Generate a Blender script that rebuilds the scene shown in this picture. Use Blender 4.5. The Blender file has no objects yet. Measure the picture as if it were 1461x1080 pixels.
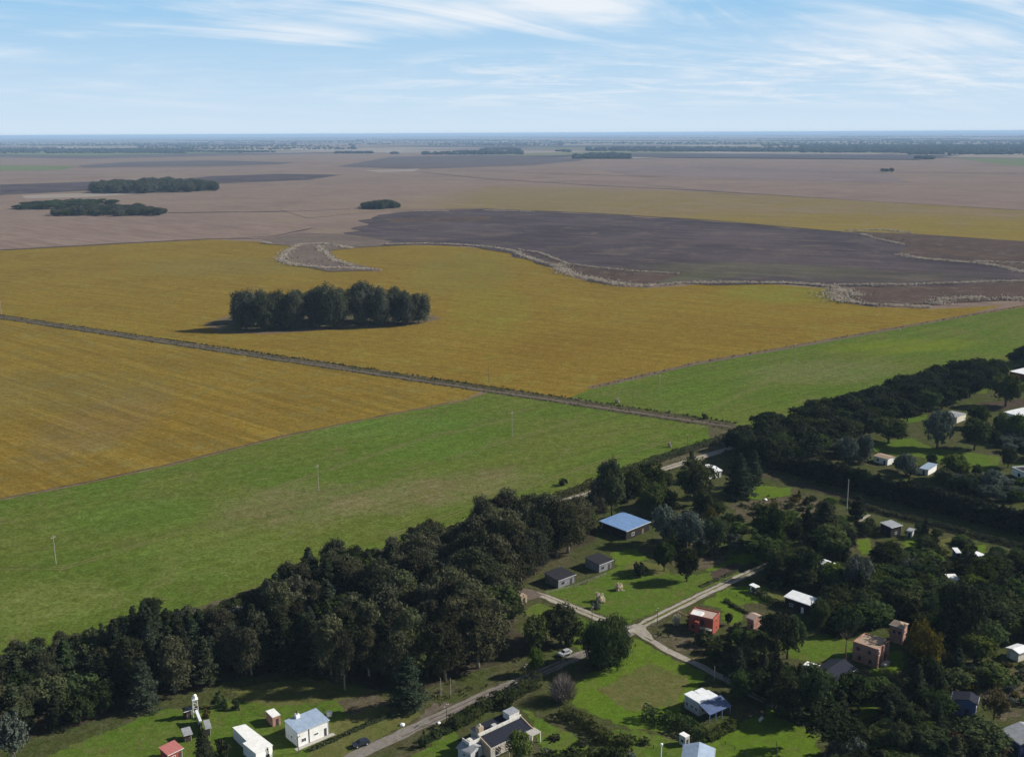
import bpy, math, random
import numpy as np
from mathutils import Vector, Matrix
from mathutils.geometry import tessellate_polygon

C = bpy.context.scene.collection
SC = bpy.context.scene
rnd = random.Random(7)
R = math.radians

# ------------------------------------------------------------------ camera
FPX, HC, CX, CY = 1520.0, 146.0, 730.5, 540.0
PIT = math.atan((540 - 190.3) / FPX)
ROLL = math.atan(-7 / 1461.0)

def ray(px, py):
    u, v = px - CX, CY - py
    c, s = math.cos(ROLL), math.sin(ROLL)
    u, v = u * c - v * s, u * s + v * c
    return Vector((u, FPX * math.cos(PIT) + v * math.sin(PIT), -FPX * math.sin(PIT) + v * math.cos(PIT)))

def G(px, py, z=0.0):
    """ground (or level z) point seen at a pixel of the photograph"""
    d = ray(px, py)
    t = (z - HC) / d.z
    return Vector((d.x * t, d.y * t, z))

def ppm(p):
    return FPX / (p[1] * math.cos(PIT) + (HC - p[2]) * math.sin(PIT))

def proj(p):
    f = ray(CX, CY).normalized(); r = (ray(CX + 1, CY) - ray(CX, CY)).normalized(); u = (ray(CX, CY - 1) - ray(CX, CY)).normalized()
    d = Vector((p[0], p[1], p[2] - HC))
    k = FPX / d.dot(f)
    return CX + d.dot(r) * k, CY - d.dot(u) * k

def make_camera():
    cam = bpy.data.cameras.new('camera')
    o = bpy.data.objects.new('camera', cam); C.objects.link(o)
    f = ray(CX, CY).normalized(); r = (ray(CX + 1, CY) - ray(CX, CY)).normalized(); u = (ray(CX, CY - 1) - ray(CX, CY)).normalized()
    m = Matrix(((r.x, u.x, -f.x, 0), (r.y, u.y, -f.y, 0), (r.z, u.z, -f.z, HC), (0, 0, 0, 1)))
    o.matrix_world = m
    cam.sensor_width = 36; cam.lens = 36 * FPX / 1461.0
    cam.clip_start = 0.5; cam.clip_end = 200000
    SC.camera = o
make_camera()

# ------------------------------------------------------------------ material helpers
class NT:
    def __init__(s, nt): s.nt = nt
    def n(s, typ, _out=0, **kw):
        nd = s.nt.nodes.new(typ)
        for k, v in kw.items():
            if k.startswith('i_'):
                key = k[2:]
                sock = nd.inputs[int(key)] if key.isdigit() else nd.inputs[key.replace('_', ' ')]
                s.set(sock, v)
            else:
                setattr(nd, k, v)
        return nd
    def set(s, sock, v):
        if isinstance(v, bpy.types.NodeSocket): s.nt.links.new(v, sock)
        elif isinstance(v, (tuple, list)):
            sock.default_value = (*v, 1.0) if len(v) == 3 and sock.type == 'RGBA' else v
        else: sock.default_value = v
    def math(s, op, a, b=0.0, c=None):
        nd = s.nt.nodes.new('ShaderNodeMath'); nd.operation = op
        s.set(nd.inputs[0], a); s.set(nd.inputs[1], b)
        if c is not None: s.set(nd.inputs[2], c)
        return nd.outputs[0]
    def vmath(s, op, a, b):
        nd = s.nt.nodes.new('ShaderNodeVectorMath'); nd.operation = op
        s.set(nd.inputs[0], a); s.set(nd.inputs[1], b)
        return nd.outputs[0]
    def mix(s, f, a, b, typ='MIX'):
        nd = s.nt.nodes.new('ShaderNodeMix'); nd.data_type = 'RGBA'; nd.blend_type = typ
        s.set(nd.inputs[0], f); s.set(nd.inputs[6], a); s.set(nd.inputs[7], b)
        return nd.outputs[2]
    def rng(s, v, a, b, c=0.0, d=1.0, smooth=False):
        nd = s.nt.nodes.new('ShaderNodeMapRange'); nd.clamp = True
        if smooth: nd.interpolation_type = 'SMOOTHSTEP'
        for i, x in enumerate((v, a, b, c, d)): s.set(nd.inputs[i], x)
        return nd.outputs[0]
    def noise(s, vec, scale, detail=4.0, rough=0.55, dist=0.0):
        nd = s.nt.nodes.new('ShaderNodeTexNoise')
        s.set(nd.inputs['Vector'], vec); nd.inputs['Scale'].default_value = scale
        nd.inputs['Detail'].default_value = detail; nd.inputs['Roughness'].default_value = rough; nd.inputs['Distortion'].default_value = dist
        return nd.outputs[0]

def new_mat(name):
    m = bpy.data.materials.new(name); m.use_nodes = True
    nt = m.node_tree; b = nt.nodes.get('Principled BSDF')
    b.inputs['Roughness'].default_value = 0.9
    b.inputs['Specular IOR Level'].default_value = 0.15
    return m, NT(nt), b

def pos(t, ang=0.0, sc=(1, 1, 1)):
    g = t.n('ShaderNodeNewGeometry')
    v = g.outputs['Position']
    if ang or sc != (1, 1, 1):
        mp = t.n('ShaderNodeVectorRotate', rotation_type='Z_AXIS', i_Vector=v, i_Angle=-ang)
        v = t.vmath('MULTIPLY', mp.outputs[0], sc)
    return v

def patch_mask(t, P, c, rx, ry, ang=0.0, soft=0.5):
    d = t.vmath('SUBTRACT', P, (c[0], c[1], 0))
    d = t.n('ShaderNodeVectorRotate', rotation_type='Z_AXIS', i_Vector=d, i_Angle=-ang).outputs[0]
    d = t.vmath('MULTIPLY', d, (1 / rx, 1 / ry, 0))
    ln = t.nt.nodes.new('ShaderNodeVectorMath'); ln.operation = 'LENGTH'; t.set(ln.inputs[0], d)
    return t.rng(ln.outputs['Value'], 1.0 + soft * .3, 1.0 - soft, 0, 1, True)

KG, KL = .72, .86
def field_mat(name, c1, c2, c3, big=0.012, mid=0.08, fine=1.1, rows=None, fine_amt=0.5, patches=(), bump=0.0, wob=1.0):
    """ground cover: two blending colours, a third in patches, fine grain, row streaks along an angle"""
    m, t, b = new_mat(name)
    c1, c2, c3 = (tuple(x * KG for x in c) for c in (c1, c2, c3))
    P = pos(t)
    n1 = t.noise(P, big, 4, .6, .6)
    col = t.mix(t.rng(n1, .35, .68, 0, 1, True), c1, c2)
    n2 = t.noise(P, mid, 5, .65, .8)
    col = t.mix(t.math('MULTIPLY', t.rng(n2, .48, .7, 0, 1, True), wob), col, c3)
    for (pc, rx, ry, an, pcol, am) in patches:
        ry *= 1.7; rx *= 1.2; pcol = tuple(x * KG for x in pcol)
        k = patch_mask(t, P, pc, rx, ry, an)
        k = t.math('MULTIPLY', k, t.rng(n2, .3, .6, .35, 1.0))
        col = t.mix(t.math('MULTIPLY', k, am), col, pcol)
    if rows:
        for (ang, sp, amt) in rows:
            V = pos(t, ang, (0.012, 1.0 / sp, 1))
            n3 = t.noise(V, 1.0, 2, .5, .15)
            k = t.rng(n3, .38, .66, 1 - amt, 1 + amt * .6)
            cb = t.n('ShaderNodeCombineXYZ', i_0=k, i_1=k, i_2=k)
            col = t.mix(1.0, col, cb.outputs[0], 'MULTIPLY')
    nf = t.noise(P, fine, 5, .75)
    ng = t.noise(P, fine * .3, 4, .7, .5)
    kk = t.rng(ng, .3, .7, 1 - fine_amt * .45, 1 + fine_amt * .45)
    cb = t.n('ShaderNodeCombineXYZ', i_0=kk, i_1=kk, i_2=t.math('MULTIPLY', kk, kk))
    col = t.mix(1.0, col, cb.outputs[0], 'MULTIPLY')
    k = t.rng(nf, .25, .75, 1 - fine_amt, 1 + fine_amt)
    cb = t.n('ShaderNodeCombineXYZ', i_0=k, i_1=k, i_2=k)
    col = t.mix(1.0, col, cb.outputs[0], 'MULTIPLY')
    t.set(b.inputs['Base Color'], col)
    b.inputs['Roughness'].default_value = 1.0; b.inputs['Specular IOR Level'].default_value = 0.0
    if bump:
        bp = t.n('ShaderNodeBump', i_Strength=.6, i_Distance=bump, i_Height=nf)
        t.set(b.inputs['Normal'], bp.outputs[0])
    return m

def plain(name, col, rough=0.8, spec=0.2, var=0.25, scale=1.2, metal=0.0, stripe=None):
    """painted / weathered surface with mottling; stripe=(axis, period, depth) gives ribs or boards as relief"""
    m, t, b = new_mat(name)
    tc = t.n('ShaderNodeTexCoord').outputs['Object']
    n = t.noise(tc, scale, 5, .65)
    k = t.rng(n, .25, .75, 1 - var, 1 + var * .6)
    n2 = t.noise(tc, scale * 9, 3, .6)
    k = t.math('MULTIPLY', k, t.rng(n2, .3, .7, 1 - var * .4, 1 + var * .3))
    n3 = t.noise(t.vmath('MULTIPLY', tc, (2.2, 2.2, .25)), scale, 4, .6)
    k = t.math('MULTIPLY', k, t.rng(n3, .42, .7, 1.0, 1 - var * 1.1))
    cb = t.n('ShaderNodeCombineXYZ', i_0=k, i_1=k, i_2=t.math('MULTIPLY', k, t.rng(n3, .42, .7, 1.0, 1 - var * .35)))
    t.set(b.inputs['Base Color'], t.mix(1.0, col, cb.outputs[0], 'MULTIPLY'))
    b.inputs['Roughness'].default_value = rough; b.inputs['Specular IOR Level'].default_value = spec; b.inputs['Metallic'].default_value = metal
    if stripe:
        ax, per, dep = stripe
        w = t.n('ShaderNodeTexWave', wave_type='BANDS', bands_direction=ax, wave_profile='SIN', i_Vector=tc, i_Scale=math.pi / 10 / per * 2, i_Distortion=0.0)
        bp = t.n('ShaderNodeBump', i_Strength=1.0, i_Distance=dep, i_Height=w.outputs[1])
        t.set(b.inputs['Normal'], bp.outputs[0])
    return m

def brick_mat(name, c1, c2, mortar):
    m, t, b = new_mat(name)
    tc = t.n('ShaderNodeTexCoord').outputs['Object']
    sx = t.n('ShaderNodeSeparateXYZ', i_0=tc)
    v = t.n('ShaderNodeCombineXYZ', i_0=t.math('ADD', sx.outputs[0], sx.outputs[1]), i_1=sx.outputs[2])
    br = t.n('ShaderNodeTexBrick', i_Vector=v.outputs[0], i_Color1=c1, i_Color2=c2, i_Mortar=mortar, i_Scale=1.0)
    br.inputs['Brick Width'].default_value = .3; br.inputs['Row Height'].default_value = .1; br.inputs['Mortar Size'].default_value = .012
    n = t.noise(tc, .8, 5, .6)
    k = t.rng(n, .3, .7, .65, 1.2)
    cb = t.n('ShaderNodeCombineXYZ', i_0=k, i_1=k, i_2=k)
    t.set(b.inputs['Base Color'], t.mix(1.0, br.outputs[0], cb.outputs[0], 'MULTIPLY'))
    return m

def leaf_mat(name, c_dark, c_light, trans=0.22, hue=0.02, val=0.35, k=None):
    k = k or KL
    m = bpy.data.materials.new(name); m.use_nodes = True
    t = NT(m.node_tree); m.node_tree.nodes.clear()
    c_dark, c_light = tuple(x * k for x in c_dark), tuple(x * k for x in c_light)
    at = t.n('ShaderNodeAttribute', attribute_name='tone')
    oi = t.n('ShaderNodeObjectInfo')
    col = t.mix(at.outputs['Fac'], c_dark, c_light)
    r = oi.outputs['Random']
    hs = t.n('ShaderNodeHueSaturation', i_Hue=t.rng(r, 0, 1, .5 - hue, .5 + hue), i_Saturation=t.rng(t.math('FRACT', t.math('MULTIPLY', r, 7.3)), 0, 1, .8, 1.15),
             i_Value=t.rng(t.math('FRACT', t.math('MULTIPLY', r, 13.7)), 0, 1, 1 - val, 1 + val), i_Color=col)
    d = t.n('ShaderNodeBsdfDiffuse', i_Color=hs.outputs[0])
    tr = t.n('ShaderNodeBsdfTranslucent', i_Color=hs.outputs[0])
    mx = t.n('ShaderNodeMixShader', i_0=trans, i_1=d.outputs[0], i_2=tr.outputs[0])
    out = t.n('ShaderNodeOutputMaterial')
    m.node_tree.links.new(mx.outputs[0], out.inputs[0])
    return m

M = {}
GA = math.atan2(-0.41, 0.91)     # direction of the track and of the crop rows
def gdir(a, b):
    p, q = G(*a), G(*b); return math.atan2(q.y - p.y, q.x - p.x)
ROW_L = gdir((103, 531), (361, 609)); ROW_T = gdir((0, 449), (1035, 605)); ROW_R1 = gdir((355, 857), (1045, 640))
M['stubble'] = field_mat('stubble_far', (.255, .19, .15), (.215, .158, .13), (.275, .215, .14), .0035, .012, .25, [(ROW_T, 12, .10)], .2, wob=.6)
M['mauve'] = field_mat('stubble_mauve', (.26, .19, .155), (.22, .16, .132), (.275, .215, .155), .006, .03, .5, [(GA - .35, 9, .16)], .2, wob=.6)
M['plough'] = field_mat('ploughed_dark', (.105, .084, .088), (.07, .056, .064), (.15, .122, .1), .005, .02, .4, [(ROW_T + .05, 22, .16)], .25, wob=.8,
    patches=[(G(920, 395), 90, 30, 0, (.115, .12, .06), .8), (G(1080, 385), 120, 40, -.2, (.13, .125, .075), .7), (G(1280, 395), 90, 30, 0, (.11, .1, .07), .6)])
M['brown'] = field_mat('dry_marsh', (.11, .075, .06), (.085, .062, .055), (.15, .12, .09), .01, .05, .5, None, .35)
M['upper'] = field_mat('upper_yellowing', (.255, .19, .15), (.235, .172, .138), (.27, .212, .14), .0035, .012, .3, [(ROW_T, 14, .1)], .25, wob=.6,
    patches=[(G(1120, 296), 700, 620, -.3, (.225, .172, .06), .95), (G(760, 280), 190, 420, 0, (.22, .175, .075), .85), (G(1300, 325), 420, 190, -.3, (.235, .18, .04), .9), (G(1461, 340), 300, 150, -.3, (.235, .18, .035), .9)])
M['marsh'] = field_mat('grey_marsh', (.17, .132, .11), (.14, .11, .095), (.2, .165, .12), .01, .05, .5, None, .35)
M['yellow'] = field_mat('soy_yellow', (.243, .17, .028), (.22, .146, .026), (.238, .194, .038), .011, .05, .55, [(ROW_T, 5.5, .1), (ROW_T, 1.7, .1)], .42,
    patches=[(G(850, 490), 120, 55, .2, (.22, .14, .022), .4), (G(700, 440), 30, 90, 0, (.22, .2, .03), .6), (G(660, 385), 60, 120, 0, (.2, .18, .04), .6), (G(330, 380), 110, 60, 0, (.2, .17, .05), .6), (G(1120, 420), 60, 40, 0, (.2, .2, .03), .8)])
M['yellow_near'] = field_mat('soy_yellow_near', (.243, .168, .028), (.218, .148, .027), (.226, .184, .052), .014, .07, .7, [(ROW_L, 6.5, .14), (ROW_L, 1.6, .1)], .45,
    patches=[(G(150, 600), 26, 50, 0, (.2, .15, .06), .7), (G(60, 560), 70, 40, 0, (.19, .16, .05), .5), (G(250, 590), 60, 25, .3, (.25, .155, .025), .3)])
M['green'] = field_mat('pasture_green', (.1, .152, .022), (.128, .155, .03), (.148, .146, .046), .016, .07, .85, [(ROW_R1, 8, .07), (ROW_R1, 2.2, .06)], .6, bump=.35, wob=.75,
    patches=[(G(190, 735), 30, 14, .3, (.09, .18, .022), .5), (G(420, 720), 30, 18, .4, (.19, .165, .075), .6), (G(620, 700), 45, 14, .5, (.2, .17, .08), .7), (G(300, 790), 26, 16, .2, (.16, .2, .045), .5),
             (G(990, 570), 22, 25, 0, (.095, .19, .022), .35), (G(1290, 494), 55, 16, .25, (.175, .21, .02), .7), (G(1180, 530), 50, 20, .3, (.18, .175, .075), .6), (G(620, 640), 30, 15, .4, (.1, .185, .025), .4), (G(60, 860), 22, 12, .5, (.17, .2, .05), .7), (G(560, 610), 40, 12, .3, (.1, .19, .03), .5)])
M['verge'] = field_mat('rough_verge', (.085, .085, .04), (.12, .105, .06), (.16, .13, .09), .05, .25, .9, None, .55, bump=.3)
M['track_verge'] = field_mat('track_verge', (.07, .068, .035), (.1, .088, .05), (.13, .11, .07), .08, .35, 1.2, None, .55, bump=.3)
M['dirt'] = field_mat('dirt_track', (.17, .135, .11), (.13, .105, .085), (.2, .165, .135), .06, .3, 1.2, None, .3)
M['edge'] = field_mat('bare_edge', (.2, .14, .085), (.17, .12, .07), (.14, .13, .06), .04, .2, 1.0, None, .4)
M['village'] = field_mat('rough_grass', (.07, .085, .025), (.095, .085, .045), (.055, .075, .02), .04, .16, 1.4, None, .6, bump=.3)
M['lawn'] = field_mat('lawn_green', (.088, .15, .018), (.108, .153, .026), (.13, .132, .042), .05, .3, 1.6, None, .45, bump=.2)
M['lawn_bright'] = field_mat('lawn_bright', (.1, .17, .015), (.122, .175, .022), (.112, .142, .03), .06, .35, 1.6, None, .4, bump=.2)
M['lawn_dry'] = field_mat('lawn_dry', (.12, .13, .035), (.14, .135, .048), (.1, .13, .03), .08, .4, 1.6, None, .4, bump=.2)
M['scrub'] = field_mat('scrub_ground', (.1, .085, .05), (.14, .115, .075), (.075, .08, .035), .05, .3, 1.5, None, .6, bump=.4)
M['soil'] = field_mat('bare_soil', (.08, .06, .045), (.1, .075, .055), (.06, .05, .04), .08, .5, 2, None, .4)
M['leaf_litter'] = field_mat('woodland_floor', (.06, .05, .03), (.085, .068, .045), (.05, .055, .022), .06, .3, 1.5, None, .55)
M['gravel'] = field_mat('gravel_road', (.4, .36, .3), (.33, .29, .24), (.46, .42, .36), .06, .4, 1.8, None, .35)
M['road'] = field_mat('grey_road', (.25, .225, .195), (.21, .19, .165), (.29, .265, .23), .06, .4, 2.0, None, .35)
M['reed'] = leaf_mat('pampas_reed', (.42, .36, .27), (.74, .65, .52), .25, .01, .2, 1.0)
M['reed_dark'] = leaf_mat('dry_reed', (.12, .1, .06), (.26, .22, .15), .2, .01, .2, 1.0)
M['weed'] = leaf_mat('weeds_leaf', (.05, .06, .022), (.12, .12, .05), .2, .02, .3)
M['euc'] = leaf_mat('eucalyptus_leaf', (.032, .038, .02), (.1, .1, .052), .2, .03, .5)
M['euc_field'] = leaf_mat('grove_leaf', (.03, .038, .022), (.115, .12, .068), .2, .012, .2)
M['pine'] = leaf_mat('pine_needle', (.018, .028, .014), (.058, .068, .032), .12, .03, .45)
M['pine_blue'] = leaf_mat('cedar_needle', (.02, .034, .02), (.058, .074, .042), .12, .015, .2)
M['cypress'] = leaf_mat('cypress_leaf', (.013, .02, .01), (.042, .05, .022), .1, .015, .25)
M['broad'] = leaf_mat('broadleaf_leaf', (.024, .04, .013), (.075, .095, .028), .25, .03, .5)
M['broad_light'] = leaf_mat('light_leaf', (.05, .085, .02), (.12, .16, .04), .3, .02, .25)
M['silver'] = leaf_mat('silver_leaf', (.06, .085, .065), (.15, .17, .135), .2, .015, .25)
M['rust'] = leaf_mat('golden_leaf', (.06, .055, .012), (.16, .13, .03), .25, .015, .25)
M['brownleaf'] = leaf_mat('russet_leaf', (.06, .035, .02), (.14, .085, .05), .2, .015, .25)
M['hedge'] = leaf_mat('hedge_leaf', (.025, .035, .014), (.07, .078, .03), .2, .02, .2)
M['twig'] = plain('bare_twig', (.2, .165, .15), 1, 0, .3)
M['bark'] = plain('tree_bark', (.13, .1, .075), 1, 0, .4, 2)
M['bark_pale'] = plain('pale_bark', (.3, .26, .21), 1, 0, .4, 2)

# ------------------------------------------------------------------ object helpers
def link(o, parent=None):
    C.objects.link(o)
    if parent is not None: o.parent = parent
    return o

def tag(o, label=None, cat=None, group=None, kind=None):
    if label: o['label'] = label
    if cat: o['category'] = cat
    if group: o['group'] = group
    if kind: o['kind'] = kind
    return o

def empty(name, loc, rz=0.0):
    o = bpy.data.objects.new(name, None); C.objects.link(o)
    o.location = loc; o.rotation_euler = (0, 0, rz); o.empty_display_size = .5
    return o

class MB:
    """collects polygons of one mesh"""
    def __init__(s): s.v = []; s.f = []
    def poly(s, pts):
        i = len(s.v); s.v += [tuple(p) for p in pts]; s.f.append(tuple(range(i, i + len(pts)))); return s
    def box(s, x0, x1, y0, y1, z0, z1):
        i = len(s.v)
        s.v += [(x0, y0, z0), (x1, y0, z0), (x1, y1, z0), (x0, y1, z0), (x0, y0, z1), (x1, y0, z1), (x1, y1, z1), (x0, y1, z1)]
        s.f += [tuple(i + k for k in q) for q in ((3, 2, 1, 0), (4, 5, 6, 7), (0, 1, 5, 4), (1, 2, 6, 5), (2, 3, 7, 6), (3, 0, 4, 7))]
        return s
    def hexa(s, b, t):
        """solid between a bottom and a top polygon with as many corners"""
        i = len(s.v); n = len(b)
        s.v += [tuple(p) for p in b] + [tuple(p) for p in t]
        s.f.append(tuple(i + k for k in reversed(range(n)))); s.f.append(tuple(i + n + k for k in range(n)))
        for k in range(n):
            l = (k + 1) % n
            s.f.append((i + k, i + l, i + n + l, i + n + k))
        return s
    def tube(s, pts, rad, sides=6, cap=True):
        pts = [Vector(p) for p in pts]; i = len(s.v)
        for k, p in enumerate(pts):
            d = (pts[min(k + 1, len(pts) - 1)] - pts[max(k - 1, 0)]).normalized()
            a = d.cross(Vector((0, 0, 1)) if abs(d.z) < .9 else Vector((1, 0, 0))).normalized(); b = d.cross(a)
            for j in range(sides):
                th = 2 * math.pi * j / sides
                s.v.append(tuple(p + (a * math.cos(th) + b * math.sin(th)) * rad[k]))
        for k in range(len(pts) - 1):
            for j in range(sides):
                j2 = (j + 1) % sides
                s.f.append((i + k * sides + j, i + (k + 1) * sides + j, i + (k + 1) * sides + j2, i + k * sides + j2))
        if cap:
            s.f.append(tuple(i + j for j in range(sides)))
            s.f.append(tuple(i + (len(pts) - 1) * sides + j for j in reversed(range(sides))))
        return s
    def lathe(s, c, prof, sides=14):
        return s.tube([(c[0], c[1], c[2] + z) for z, r in prof], [r for z, r in prof], sides)
    def mesh(s, name, mat, smooth=False):
        me = bpy.data.meshes.new(name); me.from_pydata(s.v, [], s.f)
        me.materials.append(mat); me.update()
        if smooth: me.shade_smooth()
        return me
    def build(s, name, mat, parent=None, smooth=False):
        return link(bpy.data.objects.new(name, s.mesh(name, mat, smooth)), parent)

# ------------------------------------------------------------------ flat ground sheets
def densify(P, seg, jit, closed=True, seed=0):
    r = random.Random(seed); out = []
    n = len(P)
    for k in range(n if closed else n - 1):
        a, b = P[k], P[(k + 1) % n]
        L = (b - a).length; m = max(1, int(L / seg))
        nrm = Vector((-(b - a).y, (b - a).x, 0)).normalized() if L > 0 else Vector()
        for j in range(m):
            q = a.lerp(b, j / m)
            out.append(q + nrm * r.uniform(-jit, jit))
    if not closed: out.append(P[-1])
    return out

LAYER = [0]
def sheet(name, px, mat, jit=0.0, seg=4.0, z=None, world=False, kind='structure'):
    if z is None:
        LAYER[0] += 1; z = 0.02 + .004 * LAYER[0]
    P = [Vector((p[0], p[1], 0)) for p in px] if world else [G(*p) for p in px]
    if jit: P = densify(P, seg, jit, True, len(px) + int(px[0][0]))
    tris = tessellate_polygon([P])
    me = bpy.data.meshes.new(name); fs = []
    for t in tris:
        a, b, c = (P[i] for i in t)
        fs.append(tuple(t) if (b - a).cross(c - a).z > 0 else tuple(reversed(t)))
    me.from_pydata([(p.x, p.y, z) for p in P], [], fs); me.materials.append(mat); me.update()
    o = link(bpy.data.objects.new(name, me)); tag(o, kind=kind)
    return o

def strip_poly(pts, w, jit=0.0, seg=5.0, seed=1):
    """outline polygon of a strip of width w along world points"""
    P = densify([Vector((p[0], p[1], 0)) for p in pts], seg, 0, False)
    r = random.Random(seed); L_, R_ = [], []
    for k, p in enumerate(P):
        d = (P[min(k + 1, len(P) - 1)] - P[max(k - 1, 0)]).normalized(); nrm = Vector((-d.y, d.x, 0))
        L_.append(p + nrm * (w / 2 + r.uniform(-jit, jit))); R_.append(p - nrm * (w / 2 + r.uniform(-jit, jit)))
    return L_, R_

def strip(name, pts, w, mat, jit=0.0, seg=5.0, z=None, kind='structure', seed=1):
    if z is None:
        LAYER[0] += 1; z = 0.02 + .004 * LAYER[0]
    L_, R_ = strip_poly(pts, w, jit, seg, seed)
    n = len(L_)
    me = bpy.data.meshes.new(name)
    me.from_pydata([(p.x, p.y, z) for p in L_] + [(p.x, p.y, z) for p in R_], [], [(n + k, n + k + 1, k + 1, k) for k in range(n - 1)])
    me.materials.append(mat); me.update()
    return tag(link(bpy.data.objects.new(name, me)), kind=kind)

def offset(pts, d):
    out = []
    for k, p in enumerate(pts):
        v = (pts[min(k + 1, len(pts) - 1)] - pts[max(k - 1, 0)]).normalized(); out.append(p + Vector((-v.y, v.x, 0)) * d)
    return out
def gl(*px): return [G(*p) for p in px]

# base
me = bpy.data.meshes.new('ground'); S = 75000
me.from_pydata([(-S, -600, 0), (S, -600, 0), (S, S, 0), (-S, S, 0)], [], [(0, 1, 2, 3)]); me.materials.append(M['stubble']); me.update()
tag(link(bpy.data.objects.new('ground', me)), kind='structure')

# far patchwork beyond two and a half kilometres
far_cols = [(.13, .11, .11), (.3, .25, .2), (.2, .2, .1), (.1, .09, .1), (.27, .22, .2), (.16, .19, .08), (.34, .29, .24), (.22, .17, .155)]
FM = [field_mat('far_field_%d' % i, c, tuple(x * .85 for x in c), tuple(x * 1.12 for x in c), .002, .006, .05, None, .1) for i, c in enumerate(far_cols)]
FM += [FM[6], FM[6], FM[1]]; r2 = random.Random(11); zf = .6
for i in range(150):
    py = 194.2 + 29 * r2.random() ** 1.7
    g = G(r2.uniform(-60, 1520), py)
    L, W = r2.uniform(500, 1800) * (1 + g.y / 18000), r2.uniform(300, 1100) * (1 + g.y / 12000)
    a = ROW_T + r2.choice((0, 0, math.pi / 2)) + r2.uniform(-.08, .08)
    ca, sa = math.cos(a), math.sin(a)
    P = [(g.x + (u * L * ca - v * W * sa) / 2, g.y + (u * L * sa + v * W * ca) / 2) for u, v in ((-1, -1), (1, -1), (1, 1), (-1, 1))]
    if min(p[1] for p in P) < 4200: continue
    zf += .02
    sheet('far_field', P, r2.choice(FM), z=zf, world=True)

Z0 = .3
def far(name, px, mat, jit=2.0):
    global Z0
    Z0 += .015
    return sheet(name, px, mat, jit, 30, z=Z0)
far('field', [(0, 264), (60, 262), (150, 259), (200, 262), (130, 272), (0, 279)], M['plough'])
far('field', [(240, 257), (300, 252), (400, 248.5), (487, 250), (440, 257), (310, 262.5), (170, 259)], M['plough'])
far('field', [(110, 237), (180, 231.5), (300, 229), (420, 232), (400, 235), (300, 238), (120, 239.5)], FM[0])
far('field', [(0, 236), (110, 237), (90, 243), (0, 244)], FM[5])
far('field', [(30, 279.5), (120, 276), (200, 277), (140, 281), (36, 284)], FM[6])
far('field', [(560, 224), (800, 221), (835, 229), (760, 236), (590, 242), (480, 238)], FM[0], 10)
far('field', [(520, 243.5), (600, 241), (590, 245), (540, 246)], FM[6])
far('field', [(1336, 223), (1461, 219), (1500, 240), (1430, 235)], FM[5])
far('field', [(840, 240), (1000, 235), (1250, 243), (1300, 262), (1100, 257), (900, 250)], FM[7], 10)
far('field', [(1050, 257), (1300, 262), (1540, 290), (1540, 300), (1461, 302), (1200, 285), (1000, 272), (900, 262)], M['mauve'], 10)
far('field', [(545, 212.5), (690, 209.8), (694, 212.2), (560, 214.6)], FM[6])
far('field', [(690, 263), (850, 268), (1100, 279), (1461, 300), (1560, 306), (1560, 360), (1461, 347), (1330, 341), (1200, 331), (1000, 314), (830, 304), (690, 298), (560, 300), (440, 312), (400, 300), (480, 275), (560, 262)], M['upper'], 5)
far('field', [(0, 318), (120, 311), (300, 313), (425, 318), (446, 325), (425, 333), (380, 341), (300, 341), (160, 349), (0, 358), (-120, 366), (-120, 322)], M['mauve'])
far('field', [(480, 345), (505, 330), (520, 315), (565, 304), (690, 299), (830, 305), (1000, 315), (1200, 332), (1330, 342), (1461, 348), (1560, 353), (1560, 420), (1461, 406), (1300, 410), (1180, 410), (1060, 406), (970, 405), (880, 408), (820, 395), (770, 376), (720, 358), (640, 350), (550, 351)], M['plough'], 14)
far('field', [(700, 309), (600, 312), (540, 312), (560, 318), (700, 316)], M['brown'])
far('field', [(1215, 331), (1300, 334), (1461, 345), (1560, 350), (1560, 392), (1461, 384), (1400, 376), (1320, 371), (1285, 362), (1300, 352), (1260, 345)], M['brown'])
far('field', [(780, 370), (850, 382), (975, 392), (930, 406), (860, 400), (815, 390)], M['brown'])
far('field', [(1195, 412), (1300, 410), (1461, 404), (1560, 402), (1560, 428), (1461, 428), (1340, 434), (1240, 437), (1200, 430)], M['brown'])
far('field', [(380, 341), (430, 333), (500, 335), (560, 345), (540, 352), (500, 354), (470, 358), (480, 372), (545, 386), (470, 388), (400, 374), (405, 360), (425, 352), (370, 348)], M['marsh'])

for px, w in (([(600, 246), (700, 256), (850, 265), (1000, 272.5), (1200, 285), (1461, 301), (1540, 306)], 9), ([(640, 243), (760, 247), (950, 253.5)], 12), ([(500, 299), (420, 302), (240, 304)], 9), ([(0, 357.5), (160, 348.5), (300, 341.5)], 5), ([(330, 341), (390, 338), (446, 326)], 5), ([(1010, 277), (1060, 279)], 8), ([(1170, 246), (1461, 249)], 14), ([(1290, 246), (1461, 247.5)], 8), ([(560, 303), (690, 298.5), (830, 304), (1000, 314), (1200, 331.5)], 5)):
    Z0 += .015; strip('path', gl(*px), w, M['plough'], w * .2, 40, z=Z0)
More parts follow.
